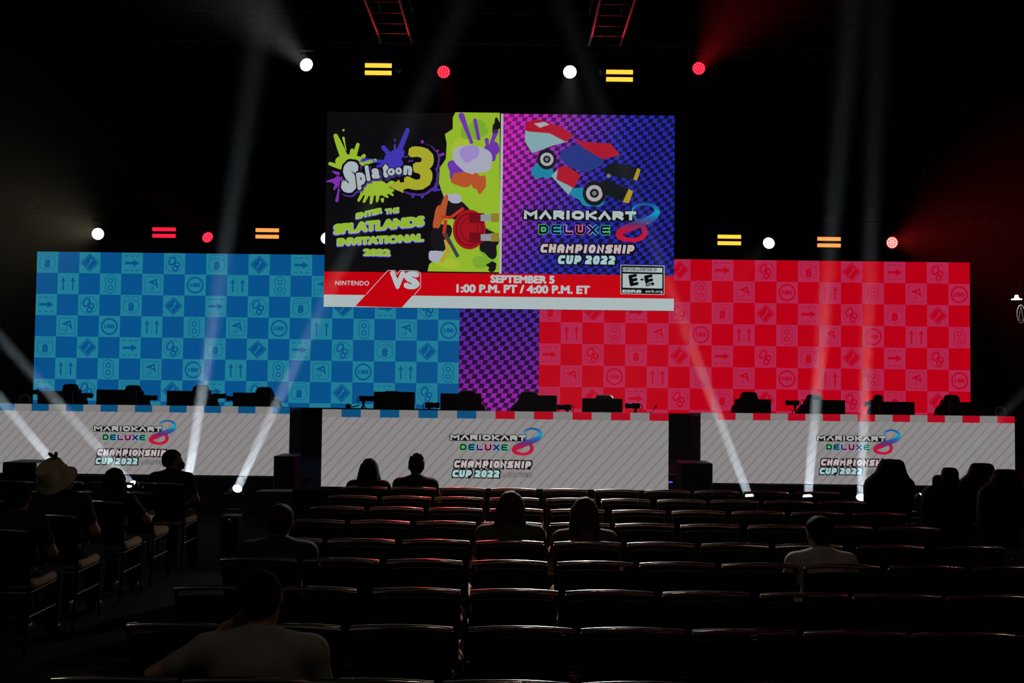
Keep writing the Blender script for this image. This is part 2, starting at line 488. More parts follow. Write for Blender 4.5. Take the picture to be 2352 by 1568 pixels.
# ------------------------------------------------------------------ LED backdrops
YB = 19.8
def backdrop(x0, x1, z0, z1, ca, cb, ic, shift, label, name):
    cell = (x1 - x0) / 20.0
    w, h = x1 - x0, z1 - z0
    root = thing('led_backdrop', label, 'LED screen', ((x0 + x1) / 2, YB, 0.5))
    def build(g):
        o = g.xyz()
        u = g.m('ADD', o[0], w / 2); v = g.m('SUBTRACT', h, o[2])
        return g.mix(checker(g, u, v, cell, cell), lin(ca), lin(cb))
    face = led_mat(name, build)
    m = MB(); m.prism([(-w / 2, 0), (w / 2, 0), (w / 2, h), (-w / 2, h)], 0, 0.09, 0, 1)
    scr = m.build('screen', [BLACK, face], root, (0, 0, z0 - 0.5))
    f = MB()
    for i in range(5):
        x = -w / 2 + 0.3 + (w - 0.6) * i / 4
        f.tube([(x, 0.16, 0.02), (x, 0.16, z1 - 0.55)], 0.03); f.tube([(x, 0.16, (z1 - 0.5) * 0.8), (x, 0.9, 0.05)], 0.025)
        f.box((x, 0.45, 0.021), (0.3, 1.0, 0.04))
    f.box((0, 0.13, z0 - 0.5 - 0.03), (w, 0.1, 0.06))
    f.build('support_frame', DARKMETAL, root)
    mats = [glow(ic), glow(ca)]
    ms = {}
    for key, (nm, fn) in ICONS.items():
        d = P2(); fn(d)
        d.v = [(a * cell, b, c * cell) for a, b, c in d.v]
        ms[key] = d.mesh(nm, mats)
    for r in range(7):
        seq = ROWS[(r + shift) % 4]
        for j in range(10):
            c = 2 * j + (r % 2)
            link(ICONS[seq[j % 4]][0], ms[seq[j % 4]], scr, (-w / 2 + (c + 0.5) * cell, 0, h - (r + 0.5) * cell))
    return root
backdrop(-9.05, -1.0, 1.385, 4.285, '#1f7a93', '#08508a', '#084f86', 0, 'blue checkered LED backdrop with road sign icons', 'led_blue_checker')
backdrop(0.515, 8.69, 1.36, 4.285, '#ae254b', '#b40015', '#b2031c', 2, 'red checkered LED backdrop with road sign icons', 'led_red_checker')
root = thing('led_backdrop', 'narrow purple checkered LED backdrop between blue and red ones', 'LED screen', (-0.2425, YB, 0.5))
w, h, zb = 1.515, 2.92, 1.36
def purple(g):
    o = g.xyz()
    u = g.m('ADD', g.m('SUBTRACT', o[0], g.m('MULTIPLY', o[2], 0.36)), 10.0)
    f = checker(g, u, g.m('ADD', o[2], 0.02), 0.0985, 0.0895)
    t = g.m('DIVIDE', o[2], 2.0)
    return g.mix(f, g.ramp(t, [(0.0, '#9a22a4'), (0.45, '#6c2096'), (0.95, '#43279a')]), g.ramp(t, [(0.0, '#2f0c3c'), (0.9, '#170a33')]))
m = MB(); m.prism([(-w / 2, 0), (w / 2, 0), (w / 2, h), (-w / 2, h)], 0, 0.09, 0, 1)
m.build('screen', [BLACK, led_mat('led_purple_checker', purple)], root, (0, 0, zb - 0.5))
f = MB()
for x in (-0.5, 0.5):
    f.tube([(x, 0.16, 0.02), (x, 0.16, 3.6)], 0.03); f.tube([(x, 0.16, 3.0), (x, 0.9, 0.05)], 0.025); f.box((x, 0.45, 0.021), (0.3, 1.0, 0.04))
f.build('support_frame', DARKMETAL, root)

# ------------------------------------------------------------------ race logo used on desks and on the hanging screen
GREY = '#8a8787'
EIGHT_PATH = [(1790,110,30),(1860,60,34),(1960,42,36),(2070,62,44),(2138,120,62),(2140,185,84),(2085,250,100),(1990,302,106),(1880,345,108),(1760,392,112),(1665,430,112),(1595,475,96),(1580,520,86),(1615,560,74),(1700,588,58),(1800,594,56),(1890,570,64),(1950,520,72),(1965,460,72),(1940,400,66),(1895,345,52),(1835,290,40),(1797,220,28),(1780,160,24)]
def logo8(d, X0, X1, Z0, Z1, lay):
    """the looping 8: a ribbon that runs over itself"""
    P = [((x - 1535) / 640.0, 1 - (y - 25) / 587.0, w / 640.0) for x, y, w in EIGHT_PATH]; n = len(P); out = []
    for i in range(n):
        p0, p1, p2, p3 = P[i - 1], P[i], P[(i + 1) % n], P[(i + 2) % n]
        for t in (0.0, 0.33, 0.67):
            out.append(tuple(0.5 * (2 * p1[q] + (p2[q] - p0[q]) * t + (2 * p0[q] - 5 * p1[q] + 4 * p2[q] - p3[q]) * t * t + (3 * p1[q] - p0[q] - 3 * p2[q] + p3[q]) * t ** 3) for q in range(3)))
    W = X1 - X0; H = Z1 - Z0
    d.stroke([(X0 + W * a, Z0 + H * b) for a, b, c in out], [c * W * 1.12 for a, b, c in out], 0, lay, True)
def rainbow(name):
    def b(g):
        o = g.xyz('Generated')
        return g.ramp(o[0], [(0.0, '#5dbb33'), (0.12, '#1fae86'), (0.3, '#2aa0c4'), (0.45, '#c05ab8'), (0.58, '#cc5a4a'), (0.66, '#b060c0'), (0.8, '#2aa0c8'), (1.0, '#48c060')])
    return led_mat(name, b, sample=False)
def eight_mat(name, k):
    def b(g):
        o = g.xyz('Generated')
        c = g.ramp(o[2], [(0.0, '#c01438'), (0.28, '#b01236'), (0.45, '#5a2a66'), (0.6, '#1f5aa0'), (0.75, '#149cb8'), (0.9, '#1468a8'), (1.0, '#0e3f80')])
        return c
    return led_mat(name, b, sample=False)
RAINBOW = rainbow('led_rainbow'); EIGHT = eight_mat('led_eight', 1)
def tbox(px0, yb, px1, hpx, Y):
    """text box in photo pixels on the plane Y -> x0, x1, baseline z, height"""
    a = at(px0, yb, Y); b = at(px1, yb + (px1 - px0) * math.tan(ROLL), Y)
    return a.x, b.x, a.z, hpx * Y / FPX
def put(d, name, mats, parent, origin):
    """print drawn in world x, z laid on a screen part whose origin is at origin (world)"""
    d.v = [(x - origin[0], y, z - origin[2]) for x, y, z in d.v]
    return link(name, d.mesh(name, mats), parent)
def race_logo(parent, origin, Y, B, ink='#0d0c0d', face='#a3a3a3', dx=0.0, lettering=None):
    """B: boxes (px0, baseline, px1, height) of the five pieces"""
    parts = []
    x0, x1, z0, h = tbox(*B['eight'], Y)
    d = P2(); logo8(d, x0, x1, z0, z0 + h, 4); parts.append((d, 'eight_emblem', EIGHT))
    x0, x1, z0, h = tbox(*B['mk'], Y)
    d = P2()
    stroke_text(d, 'MaRIOKaRT', x0 - h * .1, x1 + h * .1, z0 - h * .12, h * 1.24, .50, 0, 3, gap=.12, wide={'a': 1.15, 'O': 1.15, 'M': 1.35})
    d.rect(x0 - h * .15, z0 - h * .1, x1, z0 + h * .9, 0, 2.9)
    stroke_text(d, 'MaRIOKaRT', x0, x1, z0, h, .35, 1, 5, gap=.22, wide={'a': 1.15, 'O': 1.15, 'M': 1.35})
    parts.append((d, 'lettering', [glow(ink), glow(face)]))
    x0, x1, z0, h = tbox(*B['dx'], Y)
    d = P2(); stroke_text(d, 'DELUXE', x0 - h * .06, x1 + h * .06, z0 - h * .06, h * 1.12, .40, 0, 3, gap=.3)
    parts.append((d, 'lettering', RAINBOW))
    d = P2(); stroke_text(d, 'DELUXE', x0, x1, z0, h, .22, 0, 4, gap=.42); parts.append((d, 'lettering', glow('#0a0a18')))
    for key, txt, rim, fc, fa, fb in (('ch', 'CHAMPIONSHIP', '#7a1226', '#b4b0b0', 0, 1), ('cup', 'CUP', '#1b6a6c', '#a4c0c0', 0, .42), ('cup', '2022', '#1b6a6c', '#a4c0c0', .47, 1)):
        x0, x1, z0, h = tbox(*B[key], Y); x0, x1 = x0 + (x1 - x0) * fa, x0 + (x1 - x0) * fb
        d = P2(); sh = .16
        for k, (gr, th) in enumerate(((.17, .56), (.025, .375), (0.0, .32))):
            stroke_text(d, txt, x0 - h * gr, x1 + h * gr - sh * h, z0 - h * gr, h * (1 + 2 * gr), th, k, 3 + k, shear=sh, gap=(.20, .34, .38)[k])
        parts.append((d, 'lettering', [glow(ink), glow(rim), glow(fc)]))
    if 'at' in B:
        x0, x1, z0, h = tbox(*B['at'], Y)
        for txt, fa, fb, hh in (('AT', 0, .16, .72), ('PAX WEST', .2, 1, 1.0)):
            d = P2(); a, b = x0 + (x1 - x0) * fa, x0 + (x1 - x0) * fb
            font_text(d, txt, a, b, z0, h * hh, .02, .075, 0, 3); font_text(d, txt, a, b, z0, h * hh, .02, .0, 1, 4)
            parts.append((d, 'lettering', [glow('#151414'), glow('#969393')]))
    return [put(d, nm, mt, parent, origin) for d, nm, mt in parts]

# ------------------------------------------------------------------ the three desks
def desk_face(name, left, right):
    def build(g):
        o = g.xyz()
        u = g.m('ADD', o[0], 2.25)
        blk = g.m('GREATER_THAN', g.m('FRACT', g.m('MULTIPLY', g.m('FLOOR', g.m('DIVIDE', u, 0.25)), 0.5)), 0.25)
        side = g.m('GREATER_THAN', u, 2.125)
        strip = g.mix(blk, lin('#7d7a7a'), g.mix(side, lin(left), lin(right)))
        s = g.m('FRACT', g.m('DIVIDE', g.m('SUBTRACT', u, g.m('MULTIPLY', o[2], 0.92)), 0.1365))
        tri = g.m('ABSOLUTE', g.m('SUBTRACT', s, 0.5))
        dark = g.m('MULTIPLY', g.m('SUBTRACT', 0.17, tri), 9.0)
        body = g.mix(dark, lin('#8a8687'), lin('#7a7777'))
        return g.mix(g.m('GREATER_THAN', o[2], 0.9), body, strip)
    return led_mat(name, build)
def desk(cx, cz, Y, left, right, label, name):
    root = thing('broadcast_desk', label, 'desk', (cx, Y, 0.5))
    m = MB(); m.prism([(-2.25, 0), (2.25, 0), (2.25, 1), (-2.25, 1)], 0, 0.08, 0, 1)
    fr = m.build('led_front', [BLACK, desk_face(name, left, right)], root, (0, 0, cz - 0.5))
    b = MB(); b.box((0, 0.5, cz + 0.955 - 0.5), (4.5, 0.82, 0.035)); b.build('desk_top', BLACK, root)
    for sx in (-1, 1):
        b = MB(); b.box((sx * 2.23, 0.47, (cz + 0.93 - 0.5) / 2), (0.035, 0.74, cz + 0.93 - 0.5)); b.build('side_panel', SOOT, root)
    b = MB(); b.box((0, 0.04, (cz - 0.5) / 2 + 0.001), (4.5, 0.07, cz - 0.502)); b.build('plinth', BLACK, root)
    return root, fr
BLU, RD = '#0a4d78', '#a8081e'
dc, fc = desk(-0.203, 0.535, 13.6, BLU, RD, 'desk with striped LED front, half blue and half red blocks', 'led_desk_mid')
dl, fl = desk(-5.463, 0.515, 15.2, BLU, BLU, 'desk with striped LED front and blue blocks along the top', 'led_desk_blue')
dr_, frr = desk(4.966, 0.51, 15.0, RD, RD, 'desk with striped LED front and red blocks along the top', 'led_desk_red')
parts = race_logo(fc, (-0.203, 13.6, 0.535), 13.6, {
    'mk': (1034, 1010, 1208, 13), 'dx': (1057, 1033, 1166, 13.5), 'eight': (1176, 1044, 1244, 62),
    'ch': (1042, 1073, 1221, 16), 'cup': (1038, 1095, 1148, 16), 'at': (1152, 1095, 1223, 9.5)})
for fr in (fl, frr):
    for p in parts: c = p.copy(); COL.objects.link(c); c.parent = fr

# ------------------------------------------------------------------ the hanging screen
YH = 17.9
HX0, HX1, HZ0, HZ1 = -3.24, 2.77, 3.165, 6.545
hang = thing('hanging_screen', 'large hanging LED screen announcing two game tournaments', 'LED screen', ((HX0 + HX1) / 2, YH, HZ0))
ORG = ((HX0 + HX1) / 2, YH, HZ0)
m = MB(); hw = (HX1 - HX0) / 2
m.prism([(-hw, 0), (hw, 0), (hw, HZ1 - HZ0), (-hw, HZ1 - HZ0)], 0, 0.1, 0, 1)
scr = m.build('screen', [BLACK, glow('#0d0c0e', 1.0, False, 'led_dark_half')], hang)
f = MB()
for x in (-2.2, 0, 2.2):
    f.tube([(x, 0.06, HZ1 - HZ0), (x, 0.06, 7.59 - HZ0)], 0.012); f.box((x, 0.06, HZ1 - HZ0 + 0.04), (0.2, 0.08, 0.08))
f.build('hanging_cable', DARKMETAL, hang)
def Q(px, py):
    p = at(px, py, YH); return (p.x, p.z)
def qp(pts): return [Q(x, y) for x, y in pts]
PXM = YH / FPX
def lay(d, name, mats): return put(d, name, mats, scr, ORG)
def lay_each(d, name, mats):
    """separate blots: one object each"""
    for f, mi in zip(d.f, d.mi):
        e = P2(); e.v = [d.v[i] for i in f]; e.f = [tuple(range(len(f)))]; e.mi = [mi]; lay(e, name, mats)
SPLIT = Q(1150, 450)[0]; ZBAN = Q(1150, 628)[1]; ZWHITE = Q(1150, 681)[1]
def magenta(g):
    o = g.xyz()
    u = g.m('ADD', g.m('SUBTRACT', o[0], g.m('MULTIPLY', o[2], 0.36)), 10.0)
    f = checker(g, u, o[2], 0.0835, 0.0722)
    t = g.m('ADD', g.m('MULTIPLY', g.m('SUBTRACT', o[0], 0.05), 0.36), g.m('MULTIPLY', g.m('SUBTRACT', 3.38, o[2]), 0.20))
    return g.mix(f, g.ramp(t, [(0.0, '#cf26b0'), (0.22, '#c02ab4'), (0.55, '#6a2bb0'), (0.8, '#2c2cae'), (1.0, '#22289c')]),
                 g.ramp(t, [(0.0, '#7e1a70'), (0.25, '#551a5c'), (0.55, '#281545'), (0.8, '#141242'), (1.0, '#121038')]))
d = P2(); d.rect(SPLIT, ZBAN, HX1, HZ1, 0, 1); lay(d, 'checker_panel', led_mat('led_magenta_checker', magenta))
d = P2(); d.rect(SPLIT - 0.012, ZBAN, SPLIT + 0.03, HZ1, 0, 3); lay(d, 'divider_line', glow('#a9b3b6'))
d = P2(); d.rect(HX0, ZWHITE, HX1, ZBAN, 0, 2); lay(d, 'red_banner', glow('#be0210', 1, True, 'led_banner_red'))
d = P2(); d.rect(HX0, HZ0, HX1, ZWHITE, 0, 2); lay(d, 'white_banner', glow('#a9b6b8', 1, True, 'led_banner_white'))
# red flash with the big VS
d = P2()
d.poly(qp([(816, 703), (892, 622), (968, 624), (968, 655), (923, 706)]), 0, 4)
d.stroke(qp([(841, 676), (891, 621), (907, 621), (912, 630), (919, 621), (958, 622), (966, 628), (966, 645), (966, 660), (952, 677)]), 0.012, 1, 5)
lay(d, 'red_flash', [glow('#be0210'), glow('#a9b6b8')])
d = P2(); a = tbox(895, 664, 964, 42, YH)
font_text(d, 'V', a[0], a[0] + (a[1] - a[0]) * .52, a[2], a[3], .07, 0, 0, 6); font_text(d, 'S', a[0] + (a[1] - a[0]) * .46, a[1], a[2], a[3], .08, 0, 0, 6)
lay(d, 'lettering', glow('#adbabd'))
def words(s, px0, yb, px1, h, col='#adb6b8', bold=.035, **k):
    d = P2(); a = tbox(px0, yb, px1, h, YH); font_text(d, s, *a, bold=bold, lay=6, **k); return lay(d, 'lettering', glow(col))
words('NINTENDO', 770, 655, 848, 11, bold=.03, space=1.1)
words('SEPTEMBER 5', 1126, 650, 1274, 19, bold=.06)
words('1:00 P.M. PT / 4:00 P.M. ET', 1048, 672, 1355, 20, bold=.055)
# rating box
d = P2()
d.poly(qp([(1425, 608), (1526, 610), (1526, 677), (1425, 675)]), 0, 4); d.poly(qp([(1426.5, 609.5), (1524.5, 611.5), (1524.5, 675.5), (1426.5, 673.5)]), 1, 5)
d.poly(qp([(1430, 613.5), (1521, 615.5), (1521, 626), (1430, 624)]), 0, 6); d.poly(qp([(1430, 628), (1521, 630), (1521, 662.5), (1430, 660.5)]), 0, 6)
lay(d, 'rating_box', [glow('#a9b6b8'), glow('#0b0b0c')])
d = P2(); a = tbox(1431, 622.5, 1509, 8, YH); font_text(d, 'EVERYONE to EVERYONE 10+', *a, bold=.02, lay=7); lay(d, 'lettering', glow('#0b0b0c'))
for (px, yb, r, hh) in ((1447, 658, .34, 26), (1483, 659, .34, 26)):
    d = P2(); a = tbox(px, yb, px + 20, hh, YH); font_text(d, 'E', *a, bold=.07, lay=7, shear=-.18, rise=.22); lay(d, 'lettering', glow('#0b0b0c'))
d = P2(); a = tbox(1471, 644, 1478, 4, YH); d.rect(a[0], a[2], a[1], a[2] + a[3], 0, 7)
lay(d, 'lettering', glow('#0b0b0c'))
d = P2(); a = tbox(1429, 672, 1474, 7, YH); font_text(d, 'ESRB', *a, bold=.06, lay=7); lay(d, 'lettering', glow('#a9b6b8')); d = P2(); a = tbox(1482, 673.5, 1522, 8, YH); font_text(d, 'esrb.org', *a, bold=.02, lay=7)
lay(d, 'lettering', glow('#a9b6b8')); d = P2(); a = tbox(1482, 659, 1497, 10, YH); font_text(d, '10+', *a, bold=.01, lay=8)
lay(d, 'lettering', glow('#a9b6b8'))
# race logo, large
race_logo(scr, ORG, YH, {'mk': (1203, 503, 1461, 21), 'dx': (1238, 537, 1400, 21), 'eight': (1415, 553.5, 1513, 90),
                         'ch': (1240, 580, 1458, 20), 'cup': (1280, 606, 1414, 20)}, ink='#0a0a10', face='#aab6b8')
words('TM', 1484, 515, 1490, 3, '#8088a8', bold=0)

# paint-splash logo: drips, blots and lettering
def drip(d, x0, y0, x1, y1, w0, w1, mi=0, lay_=3):
    """paint drop: thin at (x0, y0), a round head at (x1, y1), photo pixels"""
    L = math.hypot(x1 - x0, y1 - y0); ux, uy = (x1 - x0) / L, (y1 - y0) / L; nx, ny = -uy, ux
    pts = []
    for k in range(9):
        t = k / 8; w = w0 + (w1 - w0) * t ** 2.2
        pts.append((x0 + (x1 - x0) * t + nx * w, y0 + (y1 - y0) * t + ny * w))
    for k in range(1, 8):
        a = math.pi / 2 - math.pi * k / 8
        pts.append((x1 + ux * w1 * math.cos(a) + nx * w1 * math.sin(a), y1 + uy * w1 * math.cos(a) + ny * w1 * math.sin(a)))
    for k in range(8, -1, -1):
        t = k / 8; w = w0 + (w1 - w0) * t ** 2.2
        pts.append((x0 + (x1 - x0) * t - nx * w, y0 + (y1 - y0) * t - ny * w))
    d.poly(qp(pts), mi, lay_)
def blot(d, cx, cy, rx, ry, seed, mi=0, lay_=3, n=40, amp=.25, tilt=0.0):
    rnd = random.Random(seed); ph = [rnd.uniform(0, 6.28) for _ in range(5)]
    pts = []
    for k in range(n):
        t = 2 * math.pi * k / n
        r = 1 + amp * sum(math.sin((q + 2) * t + ph[q]) / (q + 1.5) for q in range(5))
        x, y = rx * r * math.cos(t), ry * r * math.sin(t)
        pts.append((cx + x * math.cos(tilt) - y * math.sin(tilt), cy + x * math.sin(tilt) + y * math.cos(tilt)))
    d.poly(qp(pts), mi, lay_)
LIME, VIOLET, INDIGO = '#93b52c', '#7a2fa8', '#3c31ac'
d = P2()
blot(d, 800, 372, 24, 20, 3); drip(d, 795, 372, 771, 312, 9, 5); drip(d, 795, 345, 789, 317, 1.2, 3); d.disc(Q(789, 299), 2.6 * PXM, 0, 3)
drip(d, 805, 365, 809, 345, 5, 4); drip(d, 812, 365, 822, 332, 5, 4); drip(d, 815, 375, 836, 358, 2, 4.5); drip(d, 785, 385, 758, 376, 5, 4); d.disc(Q(780, 362), 3 * PXM, 0, 3)
drip(d, 825, 378, 862, 368, 5, 3.5); blot(d, 858, 432, 36, 21, 8, amp=.18)
for x0, y0, x1, y1, w in ((835, 440, 824, 460, 3.2), (845, 445, 836, 463, 3), (855, 448, 852, 466, 3), (868, 448, 866, 462, 2.6), (880, 445, 890, 452, 2.6), (893, 440, 902, 448, 2.4), (878, 455, 879, 463, 2.4), (818, 440, 808, 447, 3)):
    drip(d, x0, y0, x1, y1, 4, w)
blot(d, 893, 430, 18, 14, 11)
lay(d, 'lime_splash', glow(LIME))
d = P2()
blot(d, 905, 366, 26, 21, 5); drip(d, 915, 352, 936, 299, 6, 5); drip(d, 895, 355, 881, 339, 5, 5.5); drip(d, 907, 350, 907, 332, 3, 1.6); d.disc(Q(907, 322), 1.8 * PXM, 0, 3, ry=4 * PXM)
drip(d, 885, 372, 833, 367, 4, 5); drip(d, 885, 378, 867, 382, 4, 3)
blot(d, 990, 425, 16, 14, 21); drip(d, 985, 430, 1012, 437, 5, 1.5); drip(d, 973, 432, 970, 452, 1, 3.8); drip(d, 960, 434, 948, 451, 1, 3.8); drip(d, 983, 430, 984, 436, 3, 2.5)
blot(d, 988, 358, 8, 5, 9); d.disc(Q(979, 343), 3 * PXM, 0, 3)
lay_each(d, 'indigo_splash', glow(INDIGO))
d = P2()
blot(d, 782, 416, 15, 14, 13); drip(d, 779, 412, 750, 417, 5, 1.2); drip(d, 776, 420, 768, 434, 4, 2.6); drip(d, 780, 425, 774, 460, 2, 4); drip(d, 780, 400, 764, 394, 4, 1.5)
drip(d, 970, 336, 970, 325, 2, 3.4); drip(d, 985, 365, 1018, 354, 2, 3.4); drip(d, 988, 358, 1006, 346, 1, 2.4); blot(d, 984, 371, 9, 5, 17)
lay_each(d, 'violet_splash', glow(VIOLET))
# lettering of the splash logo
d = P2(); d2 = P2()
LET = [0.0]
def tilt_letter(ch, x, y, w, h, rot, bold=.06, col=1):
    """one bouncing letter; (x, y) its lower left corner in pixels"""
    vs, fs = font_mesh(ch, bold); ax = min(p[0] for p in vs); bx = max(p[0] for p in vs); ay = min(p[1] for p in vs); by = max(p[1] for p in vs)
    LET[0] += 1.2
    for gr, mi, ly, ox, oy in ((.09, 2, 5, 2.5, 2.5), (.07, 0, 5.4 + LET[0], 0, 0), (0.0, col, 6 + LET[0], 0, 0)):
        gv, gf = font_mesh(ch, bold + gr); out = []
        for (a, b) in gv:
            u = (a - ax) / (bx - ax) * w; v = (b - ay) / (by - ay) * h
            out.append(Q(x + ox + u * math.cos(rot) + v * math.sin(rot), y + oy + u * math.sin(rot) - v * math.cos(rot)))
        d.tris(out, gf, mi, ly)
tilt_letter('3', 926, 433, 64, 100, .12, .05, 3)
tilt_letter('S', 782, 441, 36, 73, .12, .09)
tilt_letter('p', 822, 437, 21, 40, -.12, .08); tilt_letter('l', 843, 417, 9, 37, -.16, .08); tilt_letter('a', 854, 411, 19, 24, -.02, .07)
tilt_letter('t', 878, 408, 14, 32, .04, .08); tilt_letter('o', 891, 404, 17, 17, -.05, .07); tilt_letter('o', 909, 402, 15, 17, -.05, .07); tilt_letter('n', 926, 402, 20, 22, .08, .08)
d.poly(qp([(893, 431), (919, 411), (921, 418), (945, 417), (947, 430), (928, 435), (929, 446)]), 0, 20)
d.poly(qp([(895, 430), (917, 413), (920, 420), (946, 416), (952, 430), (927, 436), (927, 444)]), 3, 21)
lay(d, 'lettering', [glow('#0c0a12'), glow('#a3b0b4'), glow('#4a2f86'), glow('#a3a52c')])
def slanted(s, x0, y0, x1, y1, h, bold=.09):
    """lime lettering with a pale edge and violet outline, baseline from (x0, y0) to (x1, y1)"""
    a = at(x0, y0, YH); b = at(x1, y1, YH); r = (b.z - a.z) / (b.x - a.x); d = P2()
    for gr, mi, ly, dz in ((.075, 0, 5, -.016), (.035, 1, 6, -.006), (0.0, 2, 7, 0)):
        font_text(d, s, a.x, b.x, a.z + dz, h * PXM, bold, gr, mi, ly, rise=r)
    lay(d, 'lettering', [glow('#4436a8'), glow('#a2adc4'), glow('#8fb52a')])
slanted('ENTER', 817, 503, 879, 489, 14); slanted('THE', 884, 492, 917, 488, 13)
slanted('SPLATLANDS', 766, 539, 975, 519, 25); slanted('INVITATIONAL', 774, 565, 974, 554, 19); slanted('2022', 834, 587, 897, 588, 17)

# tall lime art strip: paint only, with a plain round machine
ART0 = '#8fb42c'
d = P2()
d.poly(qp([(1046, 258), (1148, 259), (1148, 625), (982, 623), (986, 606), (1000, 596), (1012, 560), (1008, 500), (1020, 455), (1008, 420), (1010, 385), (1024, 365), (1026, 330), (1022, 308), (1040, 296), (1040, 270)]), 0, 3)
lay(d, 'lime_panel', glow(ART0))
d = P2()
for sd, (x, y, rx, ry) in enumerate(((1090, 300, 30, 22), (1060, 340, 22, 26), (1120, 560, 20, 30), (1030, 605, 26, 12), (1110, 600, 24, 16))): blot(d, x, y, rx, ry, 40 + sd, sd % 2, 4, amp=.2)
lay_each(d, 'paint_patch', [glow('#76a62e'), glow('#a2b830')])
d = P2()
for x0, y0, x1, y1, w in ((1084, 330, 1060, 266, 7), (1100, 322, 1091, 276, 4), (1125, 340, 1139, 303, 6), (1120, 335, 1118, 322, 5)): drip(d, x0, y0, x1, y1, 4, w, 0, 5)
blot(d, 1128, 350, 18, 22, 61, 0, 5); blot(d, 1050, 395, 22, 26, 62, 0, 5)
lay_each(d, 'violet_splash', glow('#6a35a4'))
d = P2(); blot(d, 1086, 366, 44, 34, 71, 0, 6, amp=.12, tilt=.3); blot(d, 1042, 455, 18, 12, 72, 0, 6); blot(d, 1000, 588, 14, 16, 73, 0, 6)
lay_each(d, 'white_splash', glow('#a4a6b8'))
d = P2(); blot(d, 1078, 352, 22, 20, 75, 0, 7, amp=.15); lay(d, 'lilac_splash', glow('#9a84c4'))
d = P2(); blot(d, 1066, 412, 30, 17, 81, 0, 7, amp=.18, tilt=.2); blot(d, 1100, 420, 15, 24, 82, 0, 7); blot(d, 1012, 490, 12, 38, 83, 0, 7, tilt=.25)
lay_each(d, 'orange_splash', glow('#b0522c'))
d = P2(); blot(d, 1040, 480, 34, 26, 91, 0, 5, amp=.2); blot(d, 1012, 545, 22, 34, 92, 0, 5, amp=.2); blot(d, 1120, 555, 28, 30, 93, 0, 5, amp=.3); blot(d, 1140, 290, 9, 16, 94, 0, 5, amp=.3); blot(d, 1130, 612, 12, 10, 95, 0, 5, amp=.3)
lay_each(d, 'dark_splash', glow('#17151a'))
d = P2(); d.disc(Q(1078, 527), 38 * PXM, 0, 8, 40, 46 * PXM); d.ring(Q(1078, 527), 30 * PXM, 3 * PXM, 1, 9, 40, ry=37 * PXM); d.ring(Q(1078, 527), 20 * PXM, 2 * PXM, 1, 9, 40, ry=26 * PXM)
for yy in (500, 545):
    d.poly(qp([(1078, yy - 12), (1112, yy - 10), (1112, yy + 12), (1078, yy + 12)]), 1, 9)
    d.poly(qp([(1104, yy - 7), (1146, yy - 9), (1146, yy + 9), (1104, yy + 8)]), 2, 10); d.poly(qp([(1128, yy - 10), (1146, yy - 10), (1146, yy + 10), (1128, yy + 10)]), 3, 11)
d.stroke(qp([(1015, 498), (1035, 500), (1065, 478)]), 7 * PXM, 4, 9); d.stroke(qp([(1024, 505), (1020, 535), (1034, 560)]), 8 * PXM, 4, 9)
d.stroke(qp([(1022, 535), (1052, 590)]), 8 * PXM, 5, 10); d.stroke(qp([(1024, 550), (1030, 580), (1012, 602)]), 9 * PXM, 6, 8)
lay(d, 'plain_machine', [glow('#9a1420'), glow('#6e0d18'), glow('#8b9094'), glow('#8a7a2a'), glow('#b8321e'), glow('#3a3d42'), glow('#b09a34')])
# plain riderless racing vehicle above the race logo
d = P2()
blot(d, 1246, 392, 26, 18, 101, 6, 3, amp=.2, tilt=.4); blot(d, 1352, 452, 36, 22, 102, 6, 3, amp=.2, tilt=.2)
d.poly(qp([(1206, 300), (1206, 325), (1222, 352), (1268, 335), (1305, 325), (1250, 300)]), 1, 4)
d.poly(qp([(1205, 296), (1212, 280), (1236, 274), (1290, 292), (1318, 312), (1300, 326), (1262, 306), (1212, 302)]), 0, 5)
d.poly(qp([(1226, 284), (1250, 280), (1262, 286), (1240, 294)]), 2, 6)
d.poly(qp([(1290, 345), (1330, 330), (1382, 352), (1386, 378), (1350, 396), (1310, 385), (1284, 362)]), 3, 5)
d.poly(qp([(1318, 318), (1345, 326), (1402, 330), (1425, 356), (1385, 366), (1340, 340)]), 0, 6)
d.poly(qp([(1282, 385), (1300, 380), (1334, 402), (1318, 432), (1278, 412)]), 0, 6); d.poly(qp([(1266, 404), (1282, 388), (1316, 430), (1306, 448)]), 1, 5)
for (x, y, r) in ((1256, 366, 22), (1365, 444, 27)):
    d.disc(Q(x, y), r * PXM, 4, 6, 28, r * 1.08 * PXM); d.ring(Q(x, y), r * .55 * PXM, r * .32 * PXM, 2, 7, 28); d.disc(Q(x, y), r * .2 * PXM, 5, 8)
d.poly(qp([(1380, 390), (1410, 372), (1466, 386), (1458, 414), (1400, 402)]), 4, 6); d.poly(qp([(1464, 386), (1471, 390), (1463, 415), (1454, 412)]), 7, 7)
d.poly(qp([(1376, 420), (1392, 412), (1448, 436), (1436, 464), (1384, 446)]), 4, 8); d.poly(qp([(1444, 434), (1454, 440), (1444, 467), (1430, 464)]), 7, 9)
d.disc(Q(1398, 404), 5 * PXM, 5, 9)
lay(d, 'plain_vehicle', [glow('#a8182c'), glow('#7fa3a8'), glow('#a5a2a8'), glow('#26357e'), glow('#16191c'), glow('#6d7378'), glow('#1c7f9c'), glow('#a98f1e')])

